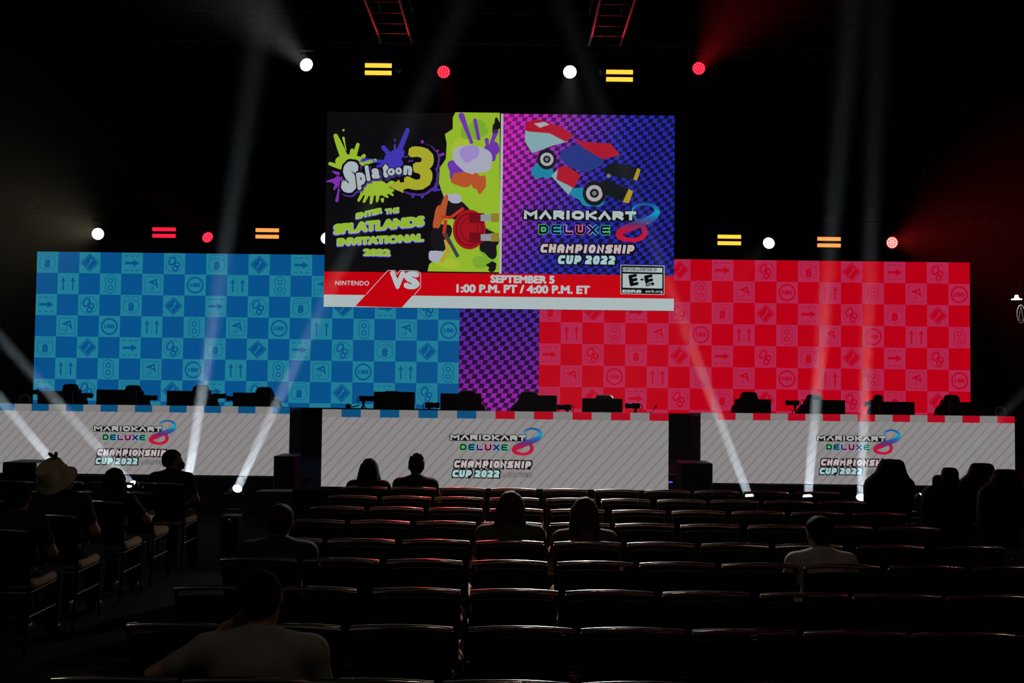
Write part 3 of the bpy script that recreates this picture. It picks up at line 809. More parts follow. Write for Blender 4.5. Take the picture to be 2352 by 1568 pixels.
# ------------------------------------------------------------------ trusses, stage lamps, light beams
def truss(name, label, a, b, size, step=0.5):
    """square lattice truss between a and b (bottom centre line)"""
    a = Vector(a); b = Vector(b); L = (b - a).length; t = (b - a).normalized(); s = t.cross(Vector((0, 0, 1))).normalized(); u = Vector((0, 0, 1)); h = size / 2
    root = thing(name, label, 'truss', a)
    cs = [s * h, -s * h, s * h + u * size, -s * h + u * size]
    for c in cs:
        MB().tube([c, c + (b - a)], 0.024, 8).build('chord', ALU, root, smooth=True)
    n = int(L / step); m = MB()
    for i in range(n + 1):
        p = t * (L * i / n)
        m.tube([p + cs[0], p + cs[1]], 0.011, 6); m.tube([p + cs[2], p + cs[3]], 0.011, 6); m.tube([p + cs[0], p + cs[2]], 0.011, 6); m.tube([p + cs[1], p + cs[3]], 0.011, 6)
        if i < n:
            q = t * (L * (i + 1) / n)
            m.tube([p + cs[0], q + cs[2]], 0.011, 6); m.tube([p + cs[1], q + cs[3]], 0.011, 6)
    tag(m.build('lattice', ALU, root), 'thin rungs and diagonals of the truss', None, kind='stuff')
    for i in (0.1, 0.9):
        p = t * (L * i) + u * size; MB().tube([p, p + u * (11.98 - a.z - size)], 0.01, 6).build('hoist_cable', DARKMETAL, root)
    return root
ZT = 7.62
truss('lighting_truss', 'dark lattice truss running across above the hanging screen', (-6.2, 17.7, ZT), (6.0, 17.7, ZT), 0.52)
truss('lighting_truss', 'dark lattice truss above the blue backdrop', (-9.6, 20.25, 5.12), (-3.3, 20.25, 5.12), 0.3, 0.3)
truss('lighting_truss', 'dark lattice truss above the red backdrop', (3.2, 20.25, 5.12), (9.4, 20.25, 5.12), 0.3, 0.3)
for (xl, xr, side) in ((846, 922, 'left'), (1370, 1452, 'right')):
    c = at((xl + xr) / 2, 14, 15.05)
    truss('lighting_truss', 'red lit overhead truss running from stage to audience on the ' + side, (c.x, 13.4, 7.34), (c.x, 16.6, 7.34), 0.5, 0.42)

def area_lamp(parent, loc, d, size, spread, power, col):
    L = bpy.data.lights.new('lamp_light', 'AREA'); L.shape = 'DISK'; L.size = size; L.spread = math.radians(spread); L.energy = power * 6.0; L.color = col
    o = bpy.data.objects.new('lamp_light', L); COL.objects.link(o); o.parent = parent
    o.location = loc; o.rotation_euler = (-Vector(d)).to_track_quat('Z', 'Y').to_euler()
    return o
def lens_part(root, loc, M, r, base, cells, off):
    m = MB(); m.lathe([(r * 1.0, 0), (r, 0.004)], 28, 0, M, loc)
    ln = m.build('lens', base, root)
    if cells is not None:
        c = MB(); pts = [(0, 0)] + [(0.42 * r * math.cos(k * math.pi / 3), 0.42 * r * math.sin(k * math.pi / 3)) for k in range(6)] + [(0.8 * r * math.cos(k * math.pi / 6 + .26), 0.8 * r * math.sin(k * math.pi / 6 + .26)) for k in range(12)]
        for x, y in pts: c.ell(Vector(loc) + M @ Vector((x, y, 0.004)), (0.12 * r, 0.12 * r, 0.05 * r), 8, 4, 0, M)
        tag(c.build('lens_cell', cells, ln), 'small round lens cells', None, kind='stuff')
    return ln
def wash_lamp(px, py, Y, ztruss, off, label, base, cells, col, power, spread, r=0.11, group='round wash lamps on the trusses', haze_off=False):
    p = at(px, py, Y); ztruss -= 0.035
    d = (Vector((0, 0, CAMH)) - p).normalized(); d = (d + Vector((off[0], 0, off[1]))).normalized()      # lens turned a little off the camera
    root = thing('wash_lamp', label, 'stage lamp', (p.x, Y, ztruss), group=group)
    c = Vector((0, 0, p.z - ztruss)) - d * 0.0            # lens centre, local
    M = aim(d); hc = c - d * 0.13
    MB().lathe([(0.05, -0.13), (0.10, -0.11), (r + 0.018, -0.02), (r + 0.018, 0.135), (r + 0.004, 0.14), (r + 0.004, 0.128)], 24, 0, M, hc).build('head', PLASTIC, root, smooth=True)
    ck = -0.01 if Y < 18 else 0.10                       # the clamp sits under the truss chord
    b = MB(); b.box((0, (hc.y + ck) / 2, -0.09), (0.26, 0.2 + abs(hc.y - ck), 0.12)); b.box((0, ck, -0.012), (0.06, 0.06, 0.045)); b.build('base', PLASTIC, root)
    y = MB()
    for s in (-1, 1): y.box((s * 0.155, hc.y, (hc.z - 0.13) / 2), (0.025, 0.07, abs(hc.z + 0.13) + 0.04))
    y.box((0, hc.y, -0.15), (0.33, 0.07, 0.02)); y.build('yoke', PLASTIC, root)
    lens_part(root, c, M, r, base, cells, 0)
    if power: area_lamp(root, c + d * 0.02, d, r * 1.8, spread, power, col)
    return root
W_ = glow((1, 1, 1, 1), 9.0, False, 'lens_white'); WW = glow((1.0, 0.86, 0.62, 1), 14.0, False, 'lens_warm')
R_ = glow((1.0, 0.01, 0.045, 1), 0.95, False, 'lens_red'); RC = glow((1.0, 0.12, 0.2, 1), 1.3, False, 'cell_red')
RB = glow((1.0, 0.02, 0.03, 1), 6.0, False, 'lens_red_bright'); RBC = glow((1.0, 0.6, 0.2, 1), 6.0, False, 'cell_gold')
WC = glow((0.85, 0.85, 0.88, 1), 1.0, False, 'cell_white')
WHITE, RED, WARM = (0.95, 0.97, 1.0), (1.0, 0.02, 0.03), (1.0, 0.82, 0.55)
wash_lamp(704, 149, 17.45, ZT, (-0.35, 0.35), 'white round lamp on top truss throwing a pale beam up left', W_, None, WHITE, 34, 30)
wash_lamp(1019, 165, 17.45, ZT, (0.06, -0.45), 'red round lamp on top truss pointing down above paint splash', R_, RC, RED, 2, 22)
wash_lamp(1309, 165, 17.45, ZT, (0, -0.4), 'white round lamp on top truss shining down on hanging screen', W_, WC, WHITE, 6, 24)
wash_lamp(1605, 157, 17.45, ZT, (0.2, 0.3), 'red round lamp on top truss, right of hanging screen', R_, RC, RED, 44, 28)
wash_lamp(225, 537, 20.0, 5.12, (-0.27, 0.08), 'dazzling warm white round lamp over the blue backdrop', WW, None, WARM, 24, 36)
wash_lamp(477, 545, 20.0, 5.12, (-0.45, 0.4), 'tilted red round lamp over the blue backdrop', R_, RC, RED, 1.5, 20)
wash_lamp(750, 547, 20.0, 5.12, (0.3, -0.2), 'white round lamp half hidden behind left screen edge', W_, WC, WHITE, .3, 20)
wash_lamp(1766, 558, 20.0, 5.12, (-0.4, -0.38), 'white round lamp over the red backdrop with beam down left', W_, WC, WHITE, 1.6, 20)
wash_lamp(2049, 557, 20.0, 5.12, (0.38, 0.08), 'blazing red and gold round lamp over the red backdrop', RB, RBC, RED, 50, 40)
def strobe(px, py, Y, ztruss, mat, label):
    p = at(px, py, Y); ztruss -= 0.035
    root = thing('strobe_light', label, 'stage lamp', (p.x, Y, ztruss), group='double bar strobe lights on the trusses')
    z = p.z - ztruss
    MB().rbox((0, 0.06, z), (0.49, 0.12, 0.24), 0.012).build('housing', PLASTIC, root)
    for s in (-1, 1): MB().box((0, -0.004, z + s * 0.063), (0.45, 0.012, 0.072)).build('light_bar', mat, root)
    b = MB()
    for s in (-1, 1): b.box((s * 0.26, 0.06, z / 2), (0.02, 0.04, abs(z) + 0.02))
    b.box((0, 0.06, -0.03), (0.54, 0.04, 0.02)); b.box((0, 0.06, -0.012), (0.05, 0.05, 0.03)); b.build('bracket', DARKMETAL, root)
SY = glow((1.0, 0.62, 0.055, 1), 1.7, False, 'strobe_yellow'); SO = glow((1.0, 0.33, 0.07, 1), 1.25, False, 'strobe_orange'); SR = glow((1.0, 0.012, 0.05, 1), 1.1, False, 'strobe_red')
SY.node_tree.nodes['Principled BSDF'].inputs['Emission Color'].default_value = (1.0, 0.44, 0.034, 1)
strobe(869, 159, 17.45, ZT, SY, 'yellow double bar strobe on top truss, left of centre')
strobe(1423, 174, 17.45, ZT, SY, 'yellow double bar strobe on top truss, right of centre')
strobe(377, 534, 20.1, 5.12, SR, 'red double bar strobe above the blue backdrop')
strobe(614, 536, 20.1, 5.12, SO, 'orange double bar strobe above the blue backdrop')
strobe(1675, 551, 20.1, 5.12, SY, 'yellow double bar strobe above the red backdrop')
strobe(1904, 556, 20.1, 5.12, SO, 'orange double bar strobe above the red backdrop')

# moving-head beam lamps standing on the floor in front of the desks
LW = glow((0.9, 0.95, 1.0, 1), 7.0, False, 'lens_beam')
def beam_lamp(px, py, Y, qx, qy, Y2, power, label, spread=2.6, r=0.062):
    a = at(px, py, Y); b = at(qx, qy, Y2); d = (b - a).normalized(); M = aim(d)
    root = thing('beam_lamp', label, 'stage lamp', (a.x - d.x * .16, Y - d.y * .16, 0), group='beam lamps on the floor before the desks')
    c = Vector((d.x * .16, d.y * .16, a.z)); hc = c - d * 0.16
    m = MB(); m.rbox((0, 0, 0.05), (0.28, 0.24, 0.1), 0.02, axis='z'); m.build('base', PLASTIC, root)
    y = MB(); y.box((0, 0, 0.12), (0.26, 0.09, 0.045))
    for s in (-1, 1): y.box((s * 0.118, 0, (hc.z + 0.14) / 2), (0.024, 0.08, hc.z - 0.08))
    y.build('yoke', PLASTIC, root)
    MB().lathe([(0.05, -0.12), (0.085, -0.1), (0.095, 0.0), (0.085, 0.1), (r + .012, 0.155), (r + .004, 0.165), (r + .002, 0.15)], 20, 0, M, hc).build('head', PLASTIC, root, smooth=True)
    lens_part(root, c, M, r, LW, None, 0)
    area_lamp(root, c + d * 0.012, d, r * 1.9, spread, power, (0.76, 0.91, 1.0))
BP = 17.0
beam_lamp(126, 1068, 14.2, 0, 915, 13.2, BP * .7, 'beam lamp hidden behind the bucket hat, leftmost of all')
beam_lamp(302, 1112, 14.2, 0, 775, 12.6, BP * .55, 'beam lamp behind long haired person, beam leaning far left')
beam_lamp(430, 1116, 14.2, 590, 120, 9.6, BP * .85, 'beam lamp behind masked person, beam nearly upright over blue backdrop')
beam_lamp(545, 1122, 14.2, 740, 705, 12.0, BP * .6, 'beam lamp with bright oval lens left of the black speaker box')
beam_lamp(1720, 1140, 14.2, 1500, 560, 12.0, BP * .55, 'beam lamp whose beam leans left across the red backdrop')
beam_lamp(1855, 1142, 14.2, 1950, 100, 9.6, BP * .68, 'beam lamp between two others, beam rising over red edged desk logo')
beam_lamp(1978, 1142, 14.2, 2020, 0, 9.6, BP * .5, 'beam lamp with big round lens beside the tall gaming chair')
beam_lamp(2120, 1140, 14.2, 2352, 900, 13.6, BP * .08, 'beam lamp seen edge on between the gaming chairs, tilted right')

# red lamps added only to light the two lengthwise trusses
for (xl, xr, side) in ((846, 922, 'left'), (1370, 1452, 'right')):
    c = at((xl + xr) / 2, 14, 15.05)
    root = thing('added_truss_lamp', 'added red lamp lighting the ' + side + ' lengthwise truss', 'stage lamp', (c.x, 16.9, 7.0))
    m = MB(); m.lathe([(0.03, -0.06), (0.05, -0.05), (0.05, 0.05), (0.045, 0.06)], 14, 0, aim((0, -1, .3))); m.tube([(0, 0.02, 0), (0, 0.1, 0.3), (0, 0.55, 0.62)], 0.012); m.build('housing', PLASTIC, root)
    L = bpy.data.lights.new('lamp_light', 'SPOT'); L.energy = 45.0; L.color = (1, 0.02, 0.03); L.spot_size = math.radians(50); L.spot_blend = 0.6; L.shadow_soft_size = 0.03
    o = bpy.data.objects.new('lamp_light', L); COL.objects.link(o); o.parent = root; o.location = (0, -0.08, 0.03); o.rotation_euler = Vector((0, 1, -.22)).to_track_quat('Z', 'Y').to_euler()

# hall lamps over the audience (dim, warm)
for i, (x, y, z) in enumerate(HOUSE):
    root = thing('hall_lamp', 'dim warm hall lamp over the %s of the audience' % ('left', 'middle', 'right')[i], 'ceiling lamp', (x, y, 12.0))
    MB().lathe([(0.05, z - 12 + 0.45), (0.12, z - 12 + 0.4), (0.28, z - 12 + 0.02), (0.27, z - 12)], 20).build('shade', DARKMETAL, root, smooth=True)
    MB().tube([(0, 0, 0), (0, 0, z - 12 + 0.43)], 0.012, 6).build('cord', DARKMETAL, root)
    L = bpy.data.lights.new('lamp_light', 'AREA'); L.shape = 'DISK'; L.size = 0.4; L.energy = HOUSE_W; L.color = (1, .82, .6)
    o = bpy.data.objects.new('lamp_light', L); COL.objects.link(o); o.parent = root; o.location = (0, 0, z - 12)
    MB().lathe([(0.2, z - 12 + 0.03), (0.2, z - 12 + 0.04)], 20).build('bulb', glow((1.0, 0.72, 0.4, 1), 10.0, False, 'bulb_warm'), root)

# ------------------------------------------------------------------ haze: thick near the floor, thin above, slightly smoky
hz = MB().box((0, 14.6, 5.8), (30, 13.4, 11.5)).mesh('haze', [])
hm = bpy.data.materials.new('theatrical_haze'); hm.use_nodes = True; nt = hm.node_tree; nt.nodes.clear()
oo = nt.nodes.new('ShaderNodeOutputMaterial'); vv = nt.nodes.new('ShaderNodeVolumeScatter'); vv.inputs['Anisotropy'].default_value = 0.25
vv.inputs['Color'].default_value = (1, 1, 1, 1)
nt.links.new(vv.outputs[0], oo.inputs['Volume'])
g = NG(nt); c = g.xyz('Object')
bank = g.m('MINIMUM', g.m('MAXIMUM', g.m('DIVIDE', g.m('SUBTRACT', c[1], 12.4), 1.4), 0.0), 1.0)
bank = g.m('MULTIPLY', bank, g.m('MINIMUM', g.m('MAXIMUM', g.m('DIVIDE', g.m('SUBTRACT', 16.4, c[1]), 1.2), 0.0), 1.0))
dens = g.m('ADD', g.m('MULTIPLY', g.m('MULTIPLY', bank, g.m('POWER', 2.718, g.m('MULTIPLY', c[2], -0.85))), 0.015), 0.00011)
nz = nt.nodes.new('ShaderNodeTexNoise'); nz.inputs['Scale'].default_value = 1.7; nz.inputs['Detail'].default_value = 2
tc = nt.nodes.new('ShaderNodeTexCoord'); nt.links.new(tc.outputs['Object'], nz.inputs['Vector'])
dens = g.m('MULTIPLY', dens, g.m('ADD', g.m('MULTIPLY', nz.outputs['Fac'], 1.6), 0.2))
nt.links.new(dens, vv.inputs['Density'])
hz.materials.append(hm)
tag(link('haze', hz), 'thin theatrical haze hanging over the stage', 'haze', kind='stuff')
scene.cycles.volume_step_rate = 4.0
scene.cycles.volume_max_steps = 64

# ------------------------------------------------------------------ banquet chairs
def chair_meshes():
    out = {}
    m = MB(); pts = []
    for i in range(13):
        x = -0.22 + 0.44 * i / 12; k = 1 - (x / 0.22) ** 2
        pts.append((x, -0.30 - 0.012 * k, 0.855 + 0.012 * k))
    m.tube(pts, 0.014, 12); out['top_rail'] = m.mesh('top_rail', CHROME, True, 60)
    for s, nm in ((-1, 'post_a'), (1, 'post_b')):
        m = MB(); m.tube([(s * .20, -.27, .001), (s * .20, -.225, .30), (s * .20, -.215, .46), (s * .203, -.25, .66), (s * .212, -.298, .85)], .0115, 8)
        out[nm] = m.mesh('rear_leg', POSTMETAL, True, 60)
        m = MB(); m.tube([(s * .20, .24, .001), (s * .20, .205, .30), (s * .20, .19, .435)], .0115, 8); out['front_' + nm] = m.mesh('front_leg', POSTMETAL, True, 60)
    m = MB()
    for s in (-1, 1): m.tube([(s * .20, -.218, .425), (s * .20, .19, .435)], .010, 6)
    m.tube([(-.20, .19, .435), (.20, .19, .435)], .010, 6); m.tube([(-.20, -.218, .425), (.20, -.218, .425)], .010, 6)
    m.tube([(-.20, .21, .26), (.20, .21, .26)], .008, 6)
    for s in (-1, 1): m.tube([(s * .20, -.232, .26), (s * .20, .21, .26)], .008, 6)
    out['seat_frame'] = m.mesh('seat_frame', POSTMETAL, True, 60)
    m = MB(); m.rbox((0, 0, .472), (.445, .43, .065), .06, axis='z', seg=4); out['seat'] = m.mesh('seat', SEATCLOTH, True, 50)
    # curved back pad
    m = MB(); nx, nz = 8, 6
    def P(i, j, off):
        u = -1 + 2 * i / nx; z = .50 + .315 * j / nz
        x = u * (.195 + .008 * j / nz); y = -.222 - .075 * ((z - .5) / .35) + .02 * u * u - .012
        bulge = (1 - u ** 4) * (1 - (2 * j / nz - 1) ** 4) * .018
        return (x, y + (off + (bulge if off > 0 else -bulge * .3)), z + (.012 * (1 - u * u) if j == nz else 0))
    vs = [P(i, j, .012) for j in range(nz + 1) for i in range(nx + 1)] + [P(i, j, -.012) for j in range(nz + 1) for i in range(nx + 1)]
    o = (nx + 1) * (nz + 1); fs = []
    for j in range(nz):
        for i in range(nx):
            a = j * (nx + 1) + i; fs.append((a, a + nx + 1, a + nx + 2, a + 1)); fs.append((a + o, a + o + 1, a + o + nx + 2, a + o + nx + 1))
    for j in range(nz):
        a = j * (nx + 1); fs.append((a, a + o, a + o + nx + 1, a + nx + 1)); b = a + nx; fs.append((b, b + nx + 1, b + o + nx + 1, b + o))
    for i in range(nx):
        fs.append((i, i + 1, i + 1 + o, i + o)); a = nz * (nx + 1) + i; fs.append((a, a + o, a + 1 + o, a + 1))
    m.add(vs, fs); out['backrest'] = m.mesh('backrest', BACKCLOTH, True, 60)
    return out
CM = chair_meshes()
def chair(x, yrail, label, group, rz=0.0):
    """x = middle of the rail, yrail = where the top rail stands"""
    root = thing('banquet_chair', label, 'chair', (x, yrail + 0.305, 0), rz, group)
    for nm, key in (('seat', 'seat'), ('backrest', 'backrest'), ('top_rail', 'top_rail'), ('seat_frame', 'seat_frame'), ('leg', 'post_a'), ('leg', 'post_b'), ('leg', 'front_post_a'), ('leg', 'front_post_b')):
        link(nm, CM[key], root)
    return root
ROWY = [10.29, 9.47, 8.66, 7.83, 6.92, 6.16, 5.31, 4.51, 3.70]
# left end of each rail in photo pixels, row by row from the stage; the rows run on at the same pitch
ROWX = [
    [785, 898, 1012, 1128, 1247, 1365, 1481, 1596, 1708, 1826],
    [753, 878, 998, 1125, 1254, 1381, 1509, 1632, 1755, 1878],
    [713, 849, 985, 1125, 1265, 1407, 1543, 1681, 1818, 1958],
    [655, 805, 957, 1108, 1264, 1414, 1563, 1718, 1868, 2022],
    [586, 753, 925, 1095, 1272, 1441, 1611, 1782, 1968, 2155],
    [507, 698, 889, 1084, 1281, 1470, 1659, 1848, 2042, 2234],
    [400, 619, 857, 1081, 1300, 1523, 1746, 1960, 2176],
    [291, 546, 804, 1078, 1335, 1591, 1847, 2095, 2335],
    [120, 422, 708, 1019, 1337, 1650, 1960, 2262],
]
RAIL_PY = [1122, 1143, 1168, 1199, 1242, 1286, 1352, 1436, 1560]
SEAT = {}
for r, xs in enumerate(ROWX):
    Y = ROWY[r]
    for k, px in enumerate(xs):
        py = RAIL_PY[r] + (px - 1176) * math.tan(ROLL)
        x = at(px, py, Y).x + 0.22
        lab = 'banquet chair, %s from the aisle in the %s' % (ORD[k + 1], 'front row by the stage' if r == 0 else 'rearmost row' if r == 8 else ORD[r + 1] + ' row from the stage')
        SEAT[(r, k)] = chair(x, Y, lab, 'banquet chairs of the main block')
LROWY = [10.45, 9.58, 8.87, 7.95, 7.18, 6.35]
for r, Y in enumerate(LROWY):
    xe = -3.25 - 0.01 * r
    for k in range(4):
        x = xe - 0.22 - k * 0.50
        if x / Y < -0.56: continue
        lab = 'banquet chair left of the aisle, %s from it, %s row' % (ORD[k + 1], 'front' if r == 0 else ORD[r + 1])
        SEAT[('L', r, k)] = chair(x, Y, lab, 'banquet chairs of the left block')

# ------------------------------------------------------------------ gaming chairs
def gaming_meshes():
    out = {}
    half = [(.0, .0), (.085, -.003), (.115, -.02), (.135, -.07), (.155, -.13), (.20, -.19), (.25, -.235), (.265, -.30), (.255, -.45), (.235, -.62), (.19, -.78), (0, -.80)]
    ol = half + [(-x, z) for x, z in half[-2:0:-1]]
    m = MB(); n = len(ol)
    rings = []
    for y, k in ((-.055, .86), (-.045, .97), (-.01, 1.0), (.03, .97), (.05, .84)):
        rings.append([(x * k, y + (.03 if abs(x) > .18 else 0) * (1 if y > 0 else .6), -.4 + (z + .4) * (k * .5 + .5)) for x, z in ol])
    vs = [p for g_ in rings for p in g_]; fs = [tuple(range(n))[::-1], tuple(range(4 * n, 5 * n))]
    for q in range(4):
        for i in range(n): j = (i + 1) % n; fs.append((q * n + i, q * n + j, (q + 1) * n + j, (q + 1) * n + i))
    m.add(vs, fs)
    a = math.radians(-9); R = Matrix.Rotation(-a, 3, 'X')
    m.v = [tuple(R @ Vector(p) + Vector((0, -.30, 1.26))) for p in m.v]
    out['backrest'] = m.mesh('backrest', VINYL, True, 50)
    half = [(.0, .0), (.05, -.004), (.068, -.03), (.075, -.10), (.082, -.16), (.15, -.175), (.20, -.20), (.25, -.26), (.262, -.34), (.25, -.48), (.235, -.62), (.19, -.78), (0, -.80)]
    ol = half + [(-x, z) for x, z in half[-2:0:-1]]; n = len(ol); rings = []
    for y, k in ((-.055, .88), (-.045, .97), (-.01, 1.0), (.03, .97), (.05, .86)): rings.append([(x * k, y, -.4 + (z + .4) * (k * .5 + .5)) for x, z in ol])
    m = MB(); fs = [tuple(range(n))[::-1], tuple(range(4 * n, 5 * n))]
    for q in range(4):
        for i in range(n): j = (i + 1) % n; fs.append((q * n + i, q * n + j, (q + 1) * n + j, (q + 1) * n + i))
    m.add([p for g_ in rings for p in g_], fs); m.v = [tuple(R @ Vector(p) + Vector((0, -.30, 1.26))) for p in m.v]
    out['backrest_narrow'] = m.mesh('backrest', VINYL, True, 50)
    m = MB(); m.rbox((0, 0, .47), (.50, .50, .11), .09, axis='z', seg=4); m.box((-.22, .02, .53), (.07, .42, .04)); m.box((.22, .02, .53), (.07, .42, .04)); out['seat'] = m.mesh('seat', VINYL, True, 50)
    for s, nm in ((-1, 'arm_a'), (1, 'arm_b')):
        m = MB(); m.rbox((s * .30, -.02, .69), (.09, .27, .03), .03, axis='z'); m.box((s * .30, -.02, .57), (.035, .06, .22)); m.box((s * .26, -.02, .445), (.11, .06, .025)); out[nm] = m.mesh('armrest', PLASTIC)
    m = MB(); m.tube([(0, 0, .10), (0, 0, .42)], .03, 10)
    for k in range(5):
        t = 2 * math.pi * k / 5 + .3; m.tube([(0, 0, .13), (.17 * math.cos(t), .17 * math.sin(t), .11), (.31 * math.cos(t), .31 * math.sin(t), .085)], [.03, .025, .018], 8)
    m.lathe([(.05, .09), (.05, .16)], 12); out['base'] = m.mesh('base', PLASTIC, True, 40)
    m = MB(); m.lathe([(.03, -.022), (.03, .022)], 12, 0, Matrix.Rotation(math.pi / 2, 3, 'X'), (0, 0, .032)); m.box((0, 0, .07), (.02, .03, .03)); out['caster'] = m.mesh('caster', PLASTIC)
    m = MB(); m.rbox((0, -.205, 1.10), (.25, .07, .16), .05, seg=4, M=None); out['head_pillow'] = m.mesh('head_pillow', VINYL, True, 60)
    return out
GM = gaming_meshes()
def gaming_chair(x, y, z0, label, rz=0.0, group=None, lift=0.0, back='backrest'):
    root = thing('gaming_chair', label, 'gaming chair', (x, y, z0), rz, group)
    for nm, key in (('backrest', back), ('seat', 'seat'), ('armrest', 'arm_a'), ('armrest', 'arm_b'), ('head_pillow', 'head_pillow')):
        o = link(nm, GM[key], root); o.location.z = lift
    o = link('base', GM['base'], root)
    if lift: o.scale.z = (0.42 + lift) / 0.42
    for k in range(5):
        t = 2 * math.pi * k / 5 + .3; link('caster', GM['caster'], root, (.31 * math.cos(t), .31 * math.sin(t), 0), t)
    return root
def chair_at(px, pytop, Y, z0, label, rz, group, back='backrest'):
    """chair whose back tops out at the given pixel"""
    p = at(px, pytop, Y); lift = p.z - z0 - 1.26
    return gaming_chair(p.x, Y + 0.3, z0, label, rz, group, lift, back)
GA = 'gaming chairs behind the desks'; GB = 'gaming chairs at the right end of the audience'
for px, py, Y, lab, rz in (
    (176, 881, 16.55, 'gaming chair behind blue edged desk, farthest from the middle', -.35), (320, 884, 16.55, 'gaming chair behind blue edged desk, second from the left', -.35),
    (474, 884, 16.55, 'gaming chair behind blue edged desk, third from the left', -.3), (620, 888, 16.55, 'gaming chair behind blue edged desk, nearest the middle', -.3),
    (892, 897, 14.95, 'gaming chair behind two coloured desk, leftmost, almost hidden by monitor', .2), (1078, 896, 14.95, 'gaming chair before purple backdrop, left of the two', -.1),
    (1210, 898, 14.95, 'gaming chair before purple backdrop, right of the two', .1), (1398, 906, 14.95, 'gaming chair behind two coloured desk, rightmost', -.2),
    (1716, 899, 16.3, 'gaming chair behind red edged desk, nearest the middle', .1), (1856, 905, 16.3, 'gaming chair behind red edged desk, second from the left', .35),
    (1988, 906, 16.3, 'gaming chair behind red edged desk, turned sideways', 1.0), (2170, 906, 16.3, 'gaming chair behind red edged desk, nearest the dark wall', .4)):
    chair_at(px, py, Y, 0.5, lab, rz, GA)
chair_at(2045, 1054, 10.75, 0, 'tall gaming chair covering part of the red edged desk lettering', .05, GB)
chair_at(2182, 1073, 9.9, 0, 'gaming chair with a narrow upright headrest among the audience', .0, GB, 'backrest_narrow')
chair_at(2262, 1063, 11.75, 0, 'gaming chair with broad shoulders before the red edged desk end', -.1, GB)
chair_at(2304, 1077, 10.85, 0, 'lower gaming chair at the far right of the audience', .1, GB)

# ------------------------------------------------------------------ things on the desks
def monitor_mesh(w, h):
    m = MB(); m.rbox((0, 0, 0), (w, .028, h), .012); m.rbox((0, -.022, -.02), (w * .5, .03, h * .45), .02); a = m.mesh('display', PLASTIC)
    m = MB(); m.box((0, -.03, -h / 2 - .02), (.07, .025, .22)); b = m.mesh('stand', PLASTIC)
    m = MB(); m.rbox((0, -.02, 0), (.26, .2, .012), .03, axis='z'); c = m.mesh('foot', PLASTIC)
    m = MB(); m.box((0, .0155, 0), (w - .02, .002, h - .02)); e = m.mesh('screen_glass', BLACK)
    return a, b, c, e
def monitor(px0, px1, pytop, Y, ztop, label, group, rz=0.0):
    a = at(px0, pytop, Y); b = at(px1, pytop, Y); w = (b.x - a.x); h = a.z - ztop - .055
    h = max(h, .26); zc = a.z - h / 2
    root = thing('monitor', label, 'monitor', ((a.x + b.x) / 2, Y, ztop), rz, group)
    d, s, f, e = monitor_mesh(w, h)
    link('display', d, root, (0, 0, zc - ztop)); link('screen_glass', e, root, (0, 0, zc - ztop))
    MB().box((0, -.03, (zc - ztop) / 2 + .006), (.07, .025, zc - ztop)).build('stand', PLASTIC, root); link('foot', f, root, (0, 0, .007))
ZTL, ZTC, ZTR = .515 + .9725, .535 + .9725, .51 + .9725
GMN = 'monitors standing on the desks'
for px0, px1, py, Y, zt, lab, rz in (
    (89, 166, 897, 15.75, ZTL, 'monitor on blue edged desk, farthest left', .12), (224, 312, 894, 15.75, ZTL, 'monitor on blue edged desk, second from the left', .12),
    (385, 482, 897, 15.75, ZTL, 'monitor on blue edged desk, third from the left', .1), (536, 622, 901, 15.75, ZTL, 'monitor on blue edged desk, nearest the middle', .05),
    (859, 953, 899, 14.1, ZTC, 'monitor on two coloured desk, leftmost', 0), (1012, 1106, 903, 14.1, ZTC, 'monitor on two coloured desk, left one before purple backdrop', 0),
    (1196, 1279, 907, 14.1, ZTC, 'monitor on two coloured desk, right one by purple backdrop', 0), (1337, 1430, 914, 14.1, ZTC, 'monitor on two coloured desk, rightmost', 0),
    (1688, 1770, 916, 15.55, ZTR, 'monitor on red edged desk, nearest the middle', -.1), (1868, 1940, 918, 15.55, ZTR, 'monitor on red edged desk, second from the left', -.1),
    (2022, 2099, 922, 15.55, ZTR, 'monitor on red edged desk, third from the left', -.12), (2182, 2257, 923, 15.55, ZTR, 'monitor on red edged desk, farthest right', -.12)):
    monitor(px0, px1, py, Y, zt, lab, GMN, rz)
# small cameras on tabletop tripods
def desk_camera(px, py, Y, ztop, face, label):
    """px, py = camera body centre; face = +1 looks right, -1 looks left"""
    p = at(px, py, Y); z = p.z - ztop
    root = thing('tripod_camera', label, 'camera', (p.x, Y, ztop), 0, 'player cameras on the desks')
    MB().rbox((0, 0, z), (.11, .07, .075), .012).build('body', PLASTIC, root)
    MB().lathe([(.03, 0), (.033, .03), (.04, .07), (.036, .085)], 16, 0, aim((face, -.15, 0)), (face * .05, 0, z)).build('lens', BLACK, root, smooth=True)
    h = MB(); h.tube([(-face * .045, 0, z + .03), (-face * .075, 0, z + .02), (-face * .085, 0, z - .03), (-face * .06, 0, z - .06)], .006, 6); h.build('handle', PLASTIC, root)
    MB().tube([(0, 0, z - .035), (0, 0, z - .09)], .018, 8).build('ball_head', DARKMETAL, root)
    for k in range(3):
        t = 2 * math.pi * k / 3 + .5
        MB().tube([(0, 0, z - .085), (.055 * math.cos(t), .055 * math.sin(t), .005)], .008, 6).build('leg', CHROME if k == 0 else DARKMETAL, root)
desk_camera(835, 915, 13.95, ZTC, 1, 'camera on tabletop tripod at left end of two coloured desk')
desk_camera(986, 930, 13.95, ZTC, 1, 'low camera between the two left monitors of two coloured desk')
desk_camera(1303, 935, 13.95, ZTC, -1, 'low camera between the two right monitors of two coloured desk')
desk_camera(1460, 932, 13.95, ZTC, -1, 'camera at right end of two coloured desk')
desk_camera(68, 900, 15.6, ZTL, 1, 'camera at the far left end of blue edged desk')
